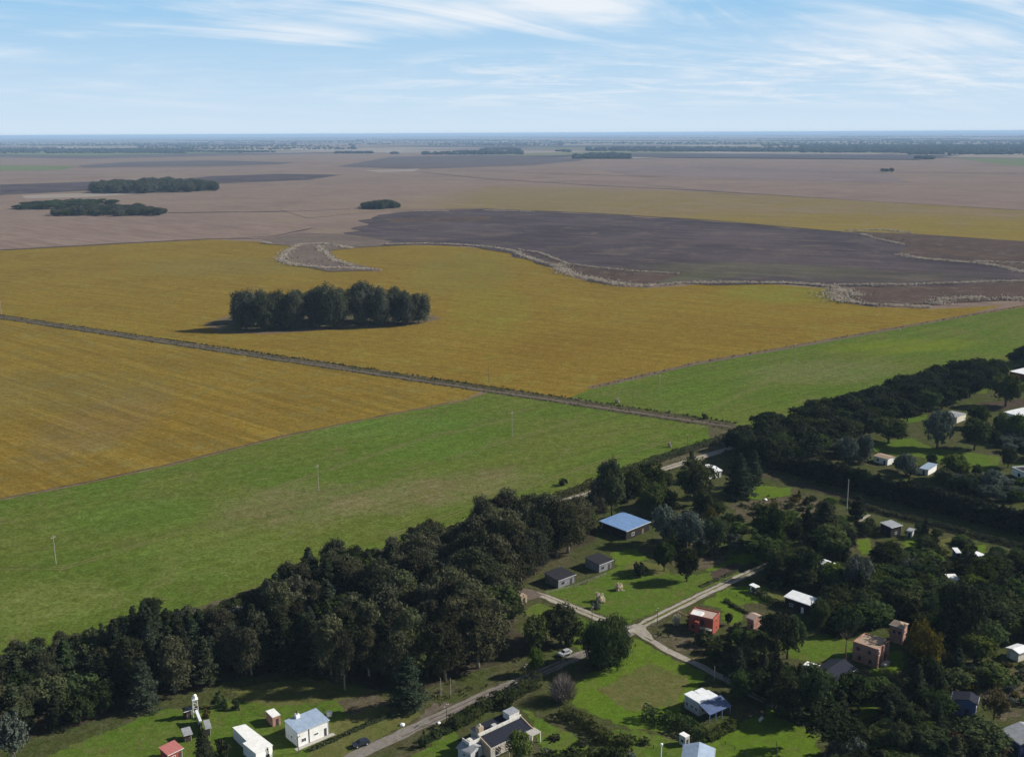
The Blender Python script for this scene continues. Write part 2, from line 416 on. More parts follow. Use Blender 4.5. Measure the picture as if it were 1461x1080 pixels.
# crop fields near
sheet('field', [(-160, 368), (0, 358), (160, 349), (300, 342), (372, 345), (425, 352), (403, 361), (398, 375), (470, 387), (548, 387), (500, 381), (474, 371), (462, 358), (500, 355), (555, 350), (640, 351), (720, 358), (745, 367), (775, 378), (800, 388), (830, 400), (880, 409), (930, 411), (1000, 406), (1100, 406), (1180, 412), (1193, 420), (1195, 430), (1240, 438), (1330, 441), (1430, 436), (1380, 449), (1240, 474), (1100, 499), (1000, 516), (900, 539), (845, 553), (815, 569), (770, 563), (730, 557), (600, 537), (440, 512.5), (200, 479), (0, 450.5), (-160, 428)], M['yellow'], 1.3, 6)
sheet('field', [(-160, 429), (0, 450.8), (200, 479), (440, 512.5), (640, 543.5), (700, 553), (660, 571), (550, 592), (400, 623), (250, 661), (120, 689), (0, 712), (-200, 755)], M['yellow_near'], 1.1, 5)
sheet('field', [(-200, 757), (0, 713), (120, 690), (250, 662), (400, 624), (550, 593), (660, 572), (705, 557), (800, 569), (1035, 604), (1040, 622), (940, 655), (835, 697), (700, 745), (560, 792), (355, 857), (160, 925), (0, 970), (-200, 1040)], M['green'], 1.1, 5)
sheet('field', [(812, 567), (848, 553.5), (900, 541), (1000, 518), (1100, 501), (1240, 476), (1380, 451), (1461, 438), (1600, 412), (1600, 480), (1461, 520), (1300, 560), (1180, 600), (1080, 632), (1045, 608)], M['green'], 1.1, 5)
sheet('terrain', [(1010, 600), (1045, 604), (1075, 618), (1095, 630), (1060, 648), (1030, 640), (1010, 622)], M['verge'], .8, 3)
# grassy skirt round the grove in the field
sheet('path', [(290, 462), (340, 446), (480, 436), (590, 440), (632, 455), (600, 462), (480, 470), (380, 477), (310, 475)], M['edge'], .6, 8)
sheet('lawn', [(300, 462), (350, 448), (480, 440), (590, 443), (622, 455), (590, 459), (480, 466), (380, 473), (320, 471)], M['verge'], .6, 8)
# bare edges between crop and pasture
strip('path', gl((-200, 757), (0, 712.5), (120, 689.5), (250, 661.5), (400, 623.5), (550, 592.5), (660, 571.5), (700, 558)), 2.6, M['edge'], .9, 3)
strip('path', gl((-200, 756), (0, 711.5), (120, 688.5), (250, 660.5), (400, 622.7), (550, 592), (640, 575)), 1.0, M['soil'], .4, 4)
strip('path', gl((840, 554), (900, 540), (1000, 517), (1100, 500), (1240, 475), (1380, 450), (1461, 437), (1600, 411)), 6.5, M['edge'], 1.5, 5)
strip('path', gl((860, 551), (1000, 518.5), (1100, 501.5), (1240, 476.5), (1380, 451)), 2.4, M['dirt'], .5, 5)
# farm track across the fields
T0, T1 = G(-200, 422.5), G(1045, 608)
def on_track(t, off=0.0):
    d = (T1 - T0).normalized(); nrm = Vector((-d.y, d.x, 0))
    return T0.lerp(T1, t) + nrm * off
strip('path', [on_track(0), on_track(1)], 13, M['track_verge'], 1.2, 4)
strip('path', [on_track(0, 2.6), on_track(.7, 2.6)], 1.9, M['dirt'], .35, 4)
strip('path', [on_track(0, -2.4), on_track(1, -1.6)], 2.4, M['dirt'], .45, 4)
strip('path', [on_track(.66, -1.8), on_track(1, -.3)], 2.0, M['dirt'], .4, 4)
M['worn'] = field_mat('worn_pasture', (.17, .165, .06), (.15, .16, .05), (.18, .155, .075), .1, .4, 1.2, None, .4)
for q in (0, 2.0):
    strip('path', offset(gl((370, 707), (480, 668), (600, 628), (735, 598)), q), .8, M['worn'], .35, 3, seed=3)
    strip('path', offset(gl((-20, 812), (90, 812), (250, 764), (460, 706), (733, 628), (860, 590)), q), .6, M['worn'], .3, 3, seed=4)
    strip('path', offset(gl((560, 765), (690, 720), (820, 672), (960, 628)), q), .7, M['worn'], .3, 3, seed=5)
    strip('path', offset(gl((1010, 588), (1140, 522), (1290, 494), (1430, 462)), q), .7, M['worn'], .3, 4, seed=6)

# village ground
sheet('terrain', [(-300, 1075), (0, 972), (160, 927), (355, 858), (560, 793), (700, 746), (835, 699), (1040, 624), (1080, 633), (1180, 601), (1300, 561), (1461, 521), (1640, 478), (1900, 700), (1900, 1300), (-400, 1300)], M['village'], .3, 6)
sheet('terrain', [(-100, 1000), (0, 975), (160, 930), (355, 862), (560, 797), (700, 752), (830, 712), (850, 730), (850, 770), (790, 800), (740, 838), (735, 900), (800, 925), (760, 935), (690, 955), (600, 985), (540, 985), (440, 955), (330, 970), (210, 1005), (60, 1050), (-100, 1095)], M['leaf_litter'], .6, 5)
ZL = .02 + .004 * LAYER[0]; LAYER[0] += 10
for ki, (px, m) in enumerate([
    ([(772, 846), (800, 838), (835, 833), (870, 815), (905, 793), (935, 815), (975, 822), (1040, 815), (1062, 818), (1000, 846), (940, 872), (895, 891)], 'lawn'),
    ([(870, 790), (905, 782), (925, 797), (905, 806), (880, 806)], 'lawn_bright'),
    ([(905, 800), (945, 805), (960, 818), (920, 822), (890, 812)], 'lawn_dry'),
    ([(770, 860), (850, 892), (895, 906), (850, 912), (830, 930), (790, 905), (745, 872)], 'lawn'),
    ([(905, 912), (960, 940), (1010, 962), (990, 985), (968, 1012), (950, 1045), (900, 1040), (855, 1022), (805, 1000), (840, 962), (880, 948)], 'lawn_bright'),
    ([(850, 985), (925, 947), (985, 968), (960, 1008), (895, 1015)], 'lawn_dry'),
    ([(1000, 1090), (985, 1065), (1050, 1032), (1100, 1020), (1130, 1030), (1168, 1052), (1165, 1095)], 'lawn_bright'),
    ([(855, 1045), (905, 1042), (960, 1055), (985, 1070), (960, 1090), (860, 1090)], 'lawn'),
    ([(745, 1012), (800, 1040), (830, 1055), (845, 1080), (840, 1095), (775, 1095), (765, 1040)], 'lawn'),
    ([(40, 1095), (110, 1060), (215, 1018), (250, 1012), (300, 1010), (345, 992), (400, 996), (470, 988), (545, 1000), (520, 1030), (560, 1042), (480, 1095)], 'lawn'),
    ([(330, 985), (380, 975), (440, 968), (540, 985), (545, 1000), (470, 1000), (400, 1008), (350, 1003)], 'lawn_dry'),
    ([(480, 1000), (530, 990), (560, 1000), (540, 1018), (500, 1020)], 'scrub'),
    ([(440, 1050), (520, 1012), (580, 1005), (600, 1020), (530, 1060), (470, 1090), (440, 1095)], 'lawn_dry'),
    ([(620, 1005), (660, 1000), (640, 1018), (610, 1030), (590, 1030)], 'dirt'),
    ([(690, 985), (770, 948), (765, 958), (705, 988), (650, 1012)], 'lawn_dry'),
    ([(560, 1095), (620, 1060), (650, 1040), (660, 1070), (655, 1095)], 'lawn'),
    ([(1062, 700), (1085, 693), (1128, 697), (1128, 706), (1100, 713), (1065, 712)], 'lawn_bright'),
    ([(1040, 722), (1060, 715), (1130, 708), (1180, 715), (1170, 735), (1160, 755), (1130, 758), (1100, 735), (1060, 745)], 'scrub'),
    ([(1120, 745), (1150, 742), (1155, 756), (1130, 762)], 'lawn_dry'),
    ([(1000, 800), (1060, 790), (1088, 792), (1085, 805), (1050, 812), (1010, 815)], 'lawn_bright'),
    ([(1010, 820), (1045, 803), (1060, 806), (1062, 812), (1020, 828)], 'soil'),
    ([(985, 790), (1030, 785), (1040, 800), (1010, 812), (985, 812)], 'scrub'),
    ([(1040, 838), (1090, 835), (1110, 850), (1100, 862), (1060, 862), (1025, 868), (1000, 862)], 'lawn_bright'),
    ([(1030, 868), (1062, 866), (1060, 885), (1045, 893), (1030, 885)], 'lawn_bright'),
    ([(1088, 838), (1118, 846), (1120, 856), (1095, 852)], 'lawn_dry'),
    ([(1120, 880), (1140, 878), (1148, 895), (1135, 905), (1120, 895)], 'lawn_bright'),
    ([(1110, 915), (1180, 905), (1215, 915), (1215, 935), (1170, 945), (1130, 940)], 'lawn'),
    ([(1262, 930), (1285, 928), (1292, 950), (1270, 968), (1240, 962)], 'lawn_bright'),
    ([(1225, 1005), (1250, 998), (1252, 1018), (1225, 1030)], 'lawn_bright'),
    ([(1092, 1008), (1108, 1000), (1112, 1015), (1098, 1028)], 'lawn_bright'),
    ([(1222, 770), (1240, 768), (1245, 788), (1228, 792)], 'lawn_bright'),
    ([(1290, 765), (1308, 762), (1308, 782), (1288, 782)], 'lawn_bright'),
    ([(1340, 770), (1358, 767), (1355, 778), (1340, 781)], 'lawn_dry'),
    ([(1392, 778), (1408, 778), (1405, 790), (1392, 790)], 'lawn_bright'),
    ([(1280, 790), (1298, 790), (1295, 803), (1280, 803)], 'lawn_bright'),
    ([(1240, 632), (1300, 625), (1330, 640), (1380, 645), (1428, 652), (1420, 668), (1395, 675), (1360, 665), (1310, 652), (1270, 650), (1240, 642)], 'lawn'),
    ([(1290, 585), (1325, 580), (1320, 600), (1290, 605)], 'lawn'),
    ([(1395, 545), (1410, 545), (1408, 562), (1395, 562)], 'lawn'),
    ([(1445, 680), (1480, 682), (1480, 700), (1440, 694)], 'lawn'),
    ([(1310, 880), (1380, 925), (1400, 925), (1360, 950), (1335, 950)], 'lawn_dry'),
    ([(1350, 960), (1400, 945), (1461, 960), (1500, 1000), (1430, 1030), (1410, 1000), (1360, 985)], 'scrub'),
    ([(1420, 810), (1500, 800), (1500, 850), (1415, 850), (1405, 830)], 'scrub'),
    ([(1455, 790), (1500, 790), (1500, 812), (1430, 812)], 'scrub'),
    ([(930, 905), (1000, 905), (1010, 925), (975, 930), (940, 918)], 'scrub'),
    ([(1395, 575), (1461, 570), (1461, 580), (1400, 588)], 'soil'),
]):
    sheet('lawn' if 'lawn' in m else 'terrain', px, M[m], .8, 1.4, z=ZL + .004 * (1 + ki % 9))

# roads of the village
RD = {}
def road(key, px, w, mat, rut=None, jit=.3):
    w *= 1.02
    P = gl(*px); RD[key] = (P, w)
    strip('path', P, w + 1.0, M['verge'], .5, 2.0, seed=len(px))
    o = strip('road', P, w, mat, jit, 2.5, seed=len(px) + 3)
    if rut:                      # grass between the wheel tracks and along them, in broken runs
        r = random.Random(len(px) * 7)
        zr = .02 + .004 * LAYER[0]; LAYER[0] += 1
        for io, (off, ww) in enumerate(rut):
            Q = densify(offset(P, off * w), 3, 0, False); k = 0
            while k < len(Q) - 2:
                n = r.randint(2, 7)
                if r.random() < .72: strip('path', Q[k:k + n + 1], ww * r.uniform(.6, 1.3), M['lawn_dry'] if mat is not M['road'] else M['dirt'], .12, 1.5, seed=k, z=zr + .004 + .002 * io)
                k += n
    return o
strip('path', gl((-100, 997), (160, 924), (355, 855), (640, 764), (835, 701), (1045, 634)), 12, M['verge'], .8, 4)
road('main', [(-100, 1004), (0, 975), (160, 929), (355, 861), (640, 769), (835, 706), (945, 670), (1050, 637)], 4.0, M['gravel'], [(0, .5)])
road('second', [(430, 1120), (505, 1080), (600, 1035), (690, 993), (770, 961), (835, 932), (905, 900)], 3.6, M['road'], [(.12, .5), (-.28, .4)])
road('cross', [(735, 841), (775, 850), (845, 879), (905, 900)], 3.3, M['gravel'], [(.05, .45)])
road('cross_low', [(905, 900), (930, 915), (960, 933), (1005, 953), (1060, 985), (1120, 1015), (1200, 1040)], 2.3, M['gravel'], [(0, .45)])
road('upper', [(903, 899), (940, 880), (1000, 850), (1060, 822), (1090, 808), (1130, 796)], 3.2, M['gravel'], [(0, .8), (.06, .5)])
road('dark', [(1075, 672), (1110, 684), (1200, 708), (1300, 742), (1400, 768), (1500, 792)], 3.6, M['soil'], [(0, .6)])
sheet('road', [(893, 896), (905, 891), (918, 892), (923, 899), (934, 914), (924, 911), (906, 903), (895, 903)], M['gravel'], .2, 1.5)
strip('path', gl((1185, 775), (1240, 735)), 1.3, M['gravel'], .2)
sheet('path', [(732, 838), (760, 842), (775, 850), (760, 856), (735, 858)], M['dirt'], .2, 2)
# worn footpaths and drives to the doors
for px, w in (([(1000, 890), (985, 880), (965, 872)], .8), ([(1020, 908), (1000, 935), (985, 943)], .8),
              ([(1255, 955), (1275, 965), (1290, 980)], .8), ([(1060, 705), (1100, 712), (1140, 735)], .6)):
    strip('path', gl(*px), w, M['edge'], .25, 1.2)

# ------------------------------------------------------------------ foliage meshes
nr = np.random.default_rng(5)
def unit(v): return v / np.maximum(np.linalg.norm(v, axis=1, keepdims=True), 1e-6)

def cards_mesh(name, P, Nrm, sx, sy, mat, tone, hang=None):
    """leaf clumps: one rhombic face each at P, facing Nrm; hang = preferred direction of the long axis"""
    n = len(P)
    ref = nr.normal(size=(n, 3)) if hang is None else np.asarray(hang) + nr.normal(size=(n, 3)) * .35
    Nrm = unit(Nrm)
    a = unit(np.cross(Nrm, ref)); b = np.cross(a, Nrm)
    sx = np.broadcast_to(sx, n)[:, None] * nr.uniform(.7, 1.3, (n, 1)); sy = np.broadcast_to(sy, n)[:, None] * nr.uniform(.7, 1.3, (n, 1))
    sk = nr.uniform(-.35, .35, (n, 1))
    V = np.empty((n, 4, 3), dtype=np.float32)
    V[:, 0] = P + a * sx + b * sy * sk; V[:, 1] = P + b * sy; V[:, 2] = P - a * sx - b * sy * sk; V[:, 3] = P - b * sy
    me = bpy.data.meshes.new(name)
    me.vertices.add(4 * n); me.vertices.foreach_set('co', V.reshape(-1))
    me.loops.add(4 * n); me.loops.foreach_set('vertex_index', np.arange(4 * n, dtype=np.int32))
    me.polygons.add(n); me.polygons.foreach_set('loop_start', np.arange(0, 4 * n, 4, dtype=np.int32))
    me.update(calc_edges=True)
    at = me.attributes.new('tone', 'FLOAT', 'FACE'); at.data.foreach_set('value', np.clip(tone, 0, 1).astype(np.float32))
    me.materials.append(mat)
    return me

def lobe_cloud(lobes, per, clumps=7, out=.8, droop=0.0, sig=.3, under=.35):
    """leaf positions on clumps over the shells of ellipsoid lobes -> P, N, tone"""
    P, N, T = [], [], []
    for (cx, cy, cz, rx, ry, rz) in lobes:
        area = (rx * ry + rx * rz + ry * rz) / 3 * 12.5
        k = max(6, int(area * per)); nc = max(5, int(clumps * area / 12))
        d = unit(nr.normal(size=(nc, 3))); lo = (d[:, 2] < -.2) & (nr.random(nc) > under); d[lo, 2] *= -1
        rad = nr.uniform(.55, 1.2, (nc, 1)); ct = nr.uniform(0, 1, nc)
        i = nr.integers(0, nc, k)
        q = d[i] * rad[i] + nr.normal(size=(k, 3)) * sig * nr.uniform(.5, 1.1, (nc, 1))[i]
        P.append(q * (rx, ry, rz) + (cx, cy, cz)); n = unit(q) * out + nr.normal(size=(k, 3)) * .6
        n[:, 2] += .25; N.append(n)
        T.append(ct[i] * .6 + nr.uniform(0, .4, k))
    P = np.concatenate(P); N = np.concatenate(N); T = np.concatenate(T)
    P[:, 2] -= droop * nr.random(len(P)) ** 2
    return P, N, T

def trunk_mesh(name, H, r, limbs, mat, lean=0.0):
    b = MB()
    pts = [(0, 0, -.4), (0, 0, H * .12), (lean * .4, 0, H * .35), (lean, lean * .3, H * .6), (lean * 1.2, 0, H * .86)]
    b.tube(pts, [r * 1.3, r, r * .82, r * .6, r * .22], 7)
    for (sz, end, rr) in limbs:
        s = Vector((lean * min(1, sz), 0, sz * H)); e = Vector(end); mid = s.lerp(e, .55) + Vector((0, 0, -.04 * H))
        b.tube([s, mid, e], [rr, rr * .7, rr * .25], 5, False)
    return b.mesh(name, mat, True)

PROTO = {}
def add_proto(kind, H, Rd, trunk, crown): PROTO.setdefault(kind, []).append((H, Rd, trunk, crown))

def make_euc(kind, mat, n, H=18.0, wide=1.0, seed=0, per=7.0, z0=.36):
    for v in range(n):
        r = random.Random(seed + v)
        lobes, limbs = [], []
        k = r.randint(9, 12)
        for j in range(k):
            t = (j + .5) / k; a = j * 2.4 + r.uniform(-.5, .5)
            z = H * (z0 + (.88 - z0) * t) + r.uniform(-.6, .6)
            d = H * .19 * wide * (1 - .55 * max(0, t - .45)) * r.uniform(.45, 1.1)
            rr = H * r.uniform(.085, .135) * (1.1 - .3 * t)
            c = (d * math.cos(a), d * math.sin(a), z)
            lobes.append((*c, rr * 1.05 * wide, rr * 1.05 * wide, rr * 1.05)); limbs.append((max(.18, z / H - .2), c, .16))
        lobes.append((0, 0, H * .9, H * .1, H * .1, H * .1))
        P, N, T = lobe_cloud(lobes, per, 9, .6, .8, .3, .6)
        cr = cards_mesh(kind + '_crown', P, N, .17, .36, mat, T, (0, 0, 1))
        add_proto(kind, H, H * .25 * wide, trunk_mesh(kind + '_trunk', H, .34, limbs, M['bark_pale'], r.uniform(-.5, .5)), cr)

def make_pine(kind, mat, n, H=16.0, Rm=4.2, seed=0, top=.85, z0=.14, flat=.25, per=34):
    for v in range(n):
        r = random.Random(seed + v); P, N, T = [], [], []; limbs = []
        z = H * z0
        while z < H * .985:
            t = (z / H - z0) / (1 - z0)
            Lr = Rm * (1 - t) ** top * r.uniform(.82, 1.1) + .35
            nb = r.randint(5, 7) if t < .85 else 4
            a0 = r.uniform(0, 6.28)
            for j in range(nb):
                a = a0 + j * 6.283 / nb + r.uniform(-.3, .3); L = Lr * r.uniform(.6, 1.12); tilt = r.uniform(-.12, .2) + .35 * t
                k = int(per * (.35 + L / Rm))
                s = nr.uniform(.18, 1.0, k) ** .75
                w = (.16 + .26 * np.sin(np.pi * np.minimum(s, .93))) * L
                lat = nr.normal(size=k) * w * .55
                x = s * L; zz = z + x * tilt - .18 * L * s ** 2 * (1 - t) + nr.normal(size=k) * flat * .5
                P.append(np.stack([x * math.cos(a) - lat * math.sin(a), x * math.sin(a) + lat * math.cos(a), zz], 1))
                nn = nr.normal(size=(k, 3)) * .55; nn[:, 2] += .75; nn[:, 0] += .5 * math.cos(a); nn[:, 1] += .5 * math.sin(a); N.append(nn)
                ct = r.random(); T.append(ct * .55 + nr.uniform(0, .45, k))
                if j % 2 == 0: limbs.append((z / H, (L * .7 * math.cos(a), L * .7 * math.sin(a), z + L * .7 * tilt), .07))
            z += H * r.uniform(.045, .066)
        P = np.concatenate(P); N = np.concatenate(N); T = np.concatenate(T)
        cr = cards_mesh(kind + '_crown', P, N, .19, .32, mat, T)
        add_proto(kind, H, Rm, trunk_mesh(kind + '_trunk', H, .3, limbs, M['bark']), cr)

def make_round(kind, mat, n, H=9.0, Rd=4.0, seed=0, per=15.0, lobes_n=(11, 15), base=.2, leaf=(.19, .27), droop=.3, bark='bark', hang=None):
    for v in range(n):
        r = random.Random(seed + v); lobes, limbs = [], []
        k = r.randint(*lobes_n); zc = H * (base + 1) / 2; rz = H * (1 - base) / 2
        for j in range(k):
            zt = 1 - 2 * (j + .5) / k; a = j * 2.4 + r.uniform(-.4, .4); q = math.sqrt(max(0, 1 - zt * zt))
            f = r.uniform(.5, .74)
            c = (Rd * f * q * math.cos(a), Rd * f * q * math.sin(a), zc + rz * f * zt + r.uniform(-.3, .3))
            rr = r.uniform(.34, .5)
            lobes.append((*c, Rd * rr, Rd * rr, min(Rd, rz) * rr * 1.05)); limbs.append((max(.12, c[2] / H - .3), c, .1))
        P, N, T = lobe_cloud(lobes, per, 10, .9, droop, .2)
        cr = cards_mesh(kind + '_crown', P, N, leaf[0], leaf[1], mat, T, hang)
        add_proto(kind, H, Rd, trunk_mesh(kind + '_trunk', H, .26, limbs, M[bark], r.uniform(-.3, .3)), cr)

def make_umbrella(kind, mat, n, H=12.0, Rd=5.5, seed=0):
    for v in range(n):
        r = random.Random(seed + v); lobes, limbs = [], []
        for j in range(15):
            a = j * 2.4; d = Rd * .86 * math.sqrt((j + .5) / 15)
            c = (d * math.cos(a), d * math.sin(a), H * (.87 - .13 * (d / Rd) ** 2) + r.uniform(-.25, .25))
            lobes.append((*c, Rd * .3, Rd * .3, H * .095)); limbs.append((.5, (c[0], c[1], c[2] - .5), .13))
        P, N, T = lobe_cloud(lobes, 11, 10, .8, 0, .22, .5)
        cr = cards_mesh(kind + '_crown', P, N, .22, .34, mat, T)
        add_proto(kind, H, Rd, trunk_mesh(kind + '_trunk', H * .62, .34, [(s / .62, e, q) for s, e, q in limbs], M['bark'], .5), cr)

def make_column(kind, mat, n, H=12.0, Rd=2.3, seed=0, per=10):
    for v in range(n):
        r = random.Random(seed + v); lobes = []
        k = 13
        for j in range(k):
            t = (j + .5) / k; w = Rd * (math.sin(math.pi * min(1, .22 + t * .78)) ** .6) * .72
            a = j * 2.4
            lobes.append((w * .5 * math.cos(a), w * .5 * math.sin(a), H * (.05 + .87 * t), w * .8 + .2, w * .8 + .2, H * .085))
        P, N, T = lobe_cloud(lobes, per, 9, .9, 0, .2, .9); N[:, 2] += .3
        cr = cards_mesh(kind + '_crown', P, N, .2, .42, mat, T, (0, 0, 1))
        add_proto(kind, H, Rd, trunk_mesh(kind + '_trunk', H, .2, [], M['bark']), cr)

def make_twigs(kind, n, H=4.0, Rd=3.0, seed=0):
    for v in range(n):
        r = random.Random(seed + v); b = MB(); s = MB()
        for j in range(420):
            a = r.uniform(0, 6.283); q = math.sqrt(r.random()) * Rd; h = H * (1 - .55 * (q / Rd) ** 2) * r.uniform(.6, 1.05)
            e = Vector((q * math.cos(a), q * math.sin(a), h)); st = Vector((e.x * .45 + r.uniform(-.5, .5), e.y * .45 + r.uniform(-.5, .5), h * r.uniform(.1, .5)))
            b.tube([st, st.lerp(e, .5) + Vector((r.uniform(-.2, .2), r.uniform(-.2, .2), .1)), e], [.045, .035, .015], 3, False)
        for j in range(7):
            a = j * .9; s.tube([(0, 0, -.2), (.5 * Rd * math.cos(a) * .5, .5 * Rd * math.sin(a) * .5, H * .3), (.5 * Rd * math.cos(a), .5 * Rd * math.sin(a), H * .6)], [.13, .09, .04], 5, False)
        add_proto(kind, H, Rd, s.mesh(kind + '_trunk', M['twig']), b.mesh(kind + '_crown', M['twig']))

make_euc('euc', M['euc'], 5, 18, 1.0, 10, 13.0, .28)
make_round('grove', M['euc_field'], 5, 22, 8.5, 30, 5.0, (13, 19), -.04, (.3, .46), 1.0, 'bark')
make_pine('pine', M['pine'], 4, 16, 4.0, 50, per=60)
make_pine('cedar', M['pine_blue'], 3, 16, 5.2, 60, .8, .1, .25, 75)
make_round('pine_dense', M['cypress'], 5, 14, 4.6, 70, 13.0, (12, 16), .1, (.2, .3), .4)
make_column('cypress', M['cypress'], 4, 12, 2.3, 80)
make_round('broad', M['broad'], 5, 9, 4.0, 90)
make_round('light', M['broad_light'], 3, 8, 3.4, 100)
make_round('silver', M['silver'], 3, 7, 3.6, 110, 12.0, leaf=(.14, .32))
make_round('rust', M['rust'], 2, 12, 4.0, 120, 8.0)
make_round('russet', M['brownleaf'], 2, 7, 3.2, 125, 7.0)
make_round('willow', M['broad'], 1, 12, 6.6, 130, 15.0, (22, 24), .05, (.15, .38), 1.4, hang=(0, 0, 1))
make_umbrella('umbrella', M['pine'], 2, 12, 5.5, 140)
make_round('shrub', M['broad'], 4, 2.6, 1.7, 150, 16, (7, 9), -.3, (.16, .24), .1)
make_round('shrub_light', M['broad_light'], 3, 2.4, 1.6, 160, 16, (7, 9), -.3, (.16, .24), .1)
make_round('shrub_silver', M['silver'], 3, 2.6, 1.8, 170, 15, (7, 9), -.3, (.14, .28), .1)
make_round('shrub_dark', M['hedge'], 3, 2.6, 1.9, 180, 16, (7, 9), -.3, (.16, .24), .1)
for v_ in range(2):
    P_, N_, T_ = lobe_cloud([(0, 0, .7, 1.25, 1.25, .95), (.5, .2, 1.1, .7, .7, .9), (-.4, .3, 1.2, .6, .6, .9)], 22, 12, .6, 0, .22, .9)
    P_[:, 2] = np.maximum(P_[:, 2], .05); s_ = MB()
    for a_ in range(6): s_.tube([(0, 0, -.1), (.35 * math.cos(a_), .35 * math.sin(a_), 1.4)], [.05, .02], 4)
    add_proto('pampas', 2.3, 1.35, s_.mesh('pampas_stalk', M['twig']), cards_mesh('pampas_plume', P_, N_, .07, .42, M['reed'], T_, (0, 0, 1)))
make_round('gorse', M['rust'], 2, 2.6, 1.7, 195, 16, (7, 9), -.3, (.16, .24), .1)
make_twigs('bare', 2, 4, 3.2, 200)

NAMES = dict(euc=('eucalyptus_tree', 'tree'), grove=('eucalyptus_tree', 'tree'), pine=('pine_tree', 'pine tree'), cedar=('cedar_tree', 'cedar tree'), pine_dense=('pine_tree', 'pine tree'),
             cypress=('cypress_tree', 'cypress tree'), broad=('broadleaf_tree', 'tree'), light=('pale_leafy_tree', 'tree'), silver=('olive_tree', 'tree'), rust=('golden_leaved_tree', 'tree'), russet=('russet_tree', 'tree'),
             willow=('willow_tree', 'tree'), umbrella=('umbrella_pine_tree', 'pine tree'), shrub=('garden_shrub', 'shrub'), shrub_light=('garden_shrub', 'shrub'), shrub_silver=('garden_shrub', 'shrub'),
             shrub_dark=('garden_shrub', 'shrub'), pampas=('pampas_grass_clump', 'grass clump'), gorse=('garden_shrub', 'shrub'), bare=('bare_shrub', 'shrub'))
TREES = []
def plant(kind, x, y, h, label, group=None, wide=1.0):
    pr = PROTO[kind]; H, Rd, tm, cm = pr[rnd.randrange(len(pr))]
    nm, cat = NAMES[kind]
    s = h / H
    o = empty(nm, (x, y, 0), rnd.uniform(0, 6.283))
    o.scale = (s * wide * rnd.uniform(.92, 1.08), s * wide * rnd.uniform(.92, 1.08), s)
    tag(o, label, cat, group)
    link(bpy.data.objects.new('trunk' if cat != 'grass clump' else 'stalk', tm), o); link(bpy.data.objects.new('crown' if cat != 'grass clump' else 'plume', cm), o)
    TREES.append((x, y, Rd * s * wide))
    return o

def tree_top(kind, px, py, h, label, group=None, wide=1.0):
    """a tree of height h whose top shows at the pixel"""
    p = G(px, py, h * .97)
    return plant(kind, p.x, p.y, h, label, group, wide)

def tree_span(kind, x0, x1, ytop, ybase, label, group=None, hmax=None):
    """a tree that spans x0..x1 in the photograph, between a top and a base row"""
    b = G((x0 + x1) / 2, ybase); k = ppm(b)
    d = math.atan((HC - 0) / math.hypot(b.x, b.y))
    w = (x1 - x0) / ppm((b.x, b.y, 3))
    # solve height
    h = 1.2
    for _ in range(120):
        if proj((b.x, b.y, h))[1] > ytop: h += .3
    pr = PROTO[kind][0]
    return plant(kind, b.x, b.y, h, label, group, (w / 2 / 1.17 / pr[1]) / (h / pr[0]))

def inside(P, x, y):
    c = False; n = len(P); j = n - 1
    for i in range(n):
        if (P[i][1] > y) != (P[j][1] > y) and x < (P[j][0] - P[i][0]) * (y - P[i][1]) / (P[j][1] - P[i][1]) + P[i][0]: c = not c
        j = i
    return c

PROTECT = [(1213, 900, 1278, 962), (1264, 882, 1304, 912), (1150, 942, 1226, 972), (1352, 988, 1412, 1032), (1424, 1018, 1461, 1072), (1428, 912, 1461, 942), (1116, 843, 1178, 874), (1062, 866, 1090, 892), (976, 862, 1034, 908),
           (1256, 740, 1304, 770), (1222, 768, 1244, 792), (1290, 764, 1310, 784), (1340, 768, 1356, 780), (1361, 783, 1372, 789), (1392, 778, 1404, 792), (1346, 817, 1370, 826), (1169, 798, 1193, 807), (1120, 878, 1148, 904), (1110, 910, 1215, 944),
           (1222, 998, 1254, 1028), (1090, 1002, 1112, 1026), (1250, 930, 1292, 966), (1240, 624, 1300, 650), (1330, 640, 1345, 652), (1400, 644, 1428, 672), (1060, 694, 1128, 714), (1438, 520, 1461, 540), (1428, 576, 1461, 598), (1342, 583, 1368, 598), (1442, 648, 1461, 676), (1244, 643, 1270, 660), (1308, 656, 1328, 672),
           (780, 805, 826, 842), (835, 785, 880, 820), (854, 728, 932, 780), (735, 838, 790, 868), (1030, 836, 1100, 862)]
BLOCK = []            # world polygons kept clear of random planting
def near_road(x, y, m=1.2):
    p = Vector((x, y, 0))
    for pts, w in RD.values():
        for a, b in zip(pts, pts[1:]):
            ab = b - a; t = max(0, min(1, (p - a).dot(ab) / ab.length_squared))
            if (a + ab * t - p).length < w / 2 + m: return True
    return False

def lerp_list(L, x):
    for (x0, y0), (x1, y1) in zip(L, L[1:]):
        if x0 <= x <= x1: return y0 + (y1 - y0) * (x - x0) / max(1e-6, x1 - x0)
    return L[0][1] if x < L[0][0] else L[-1][1]

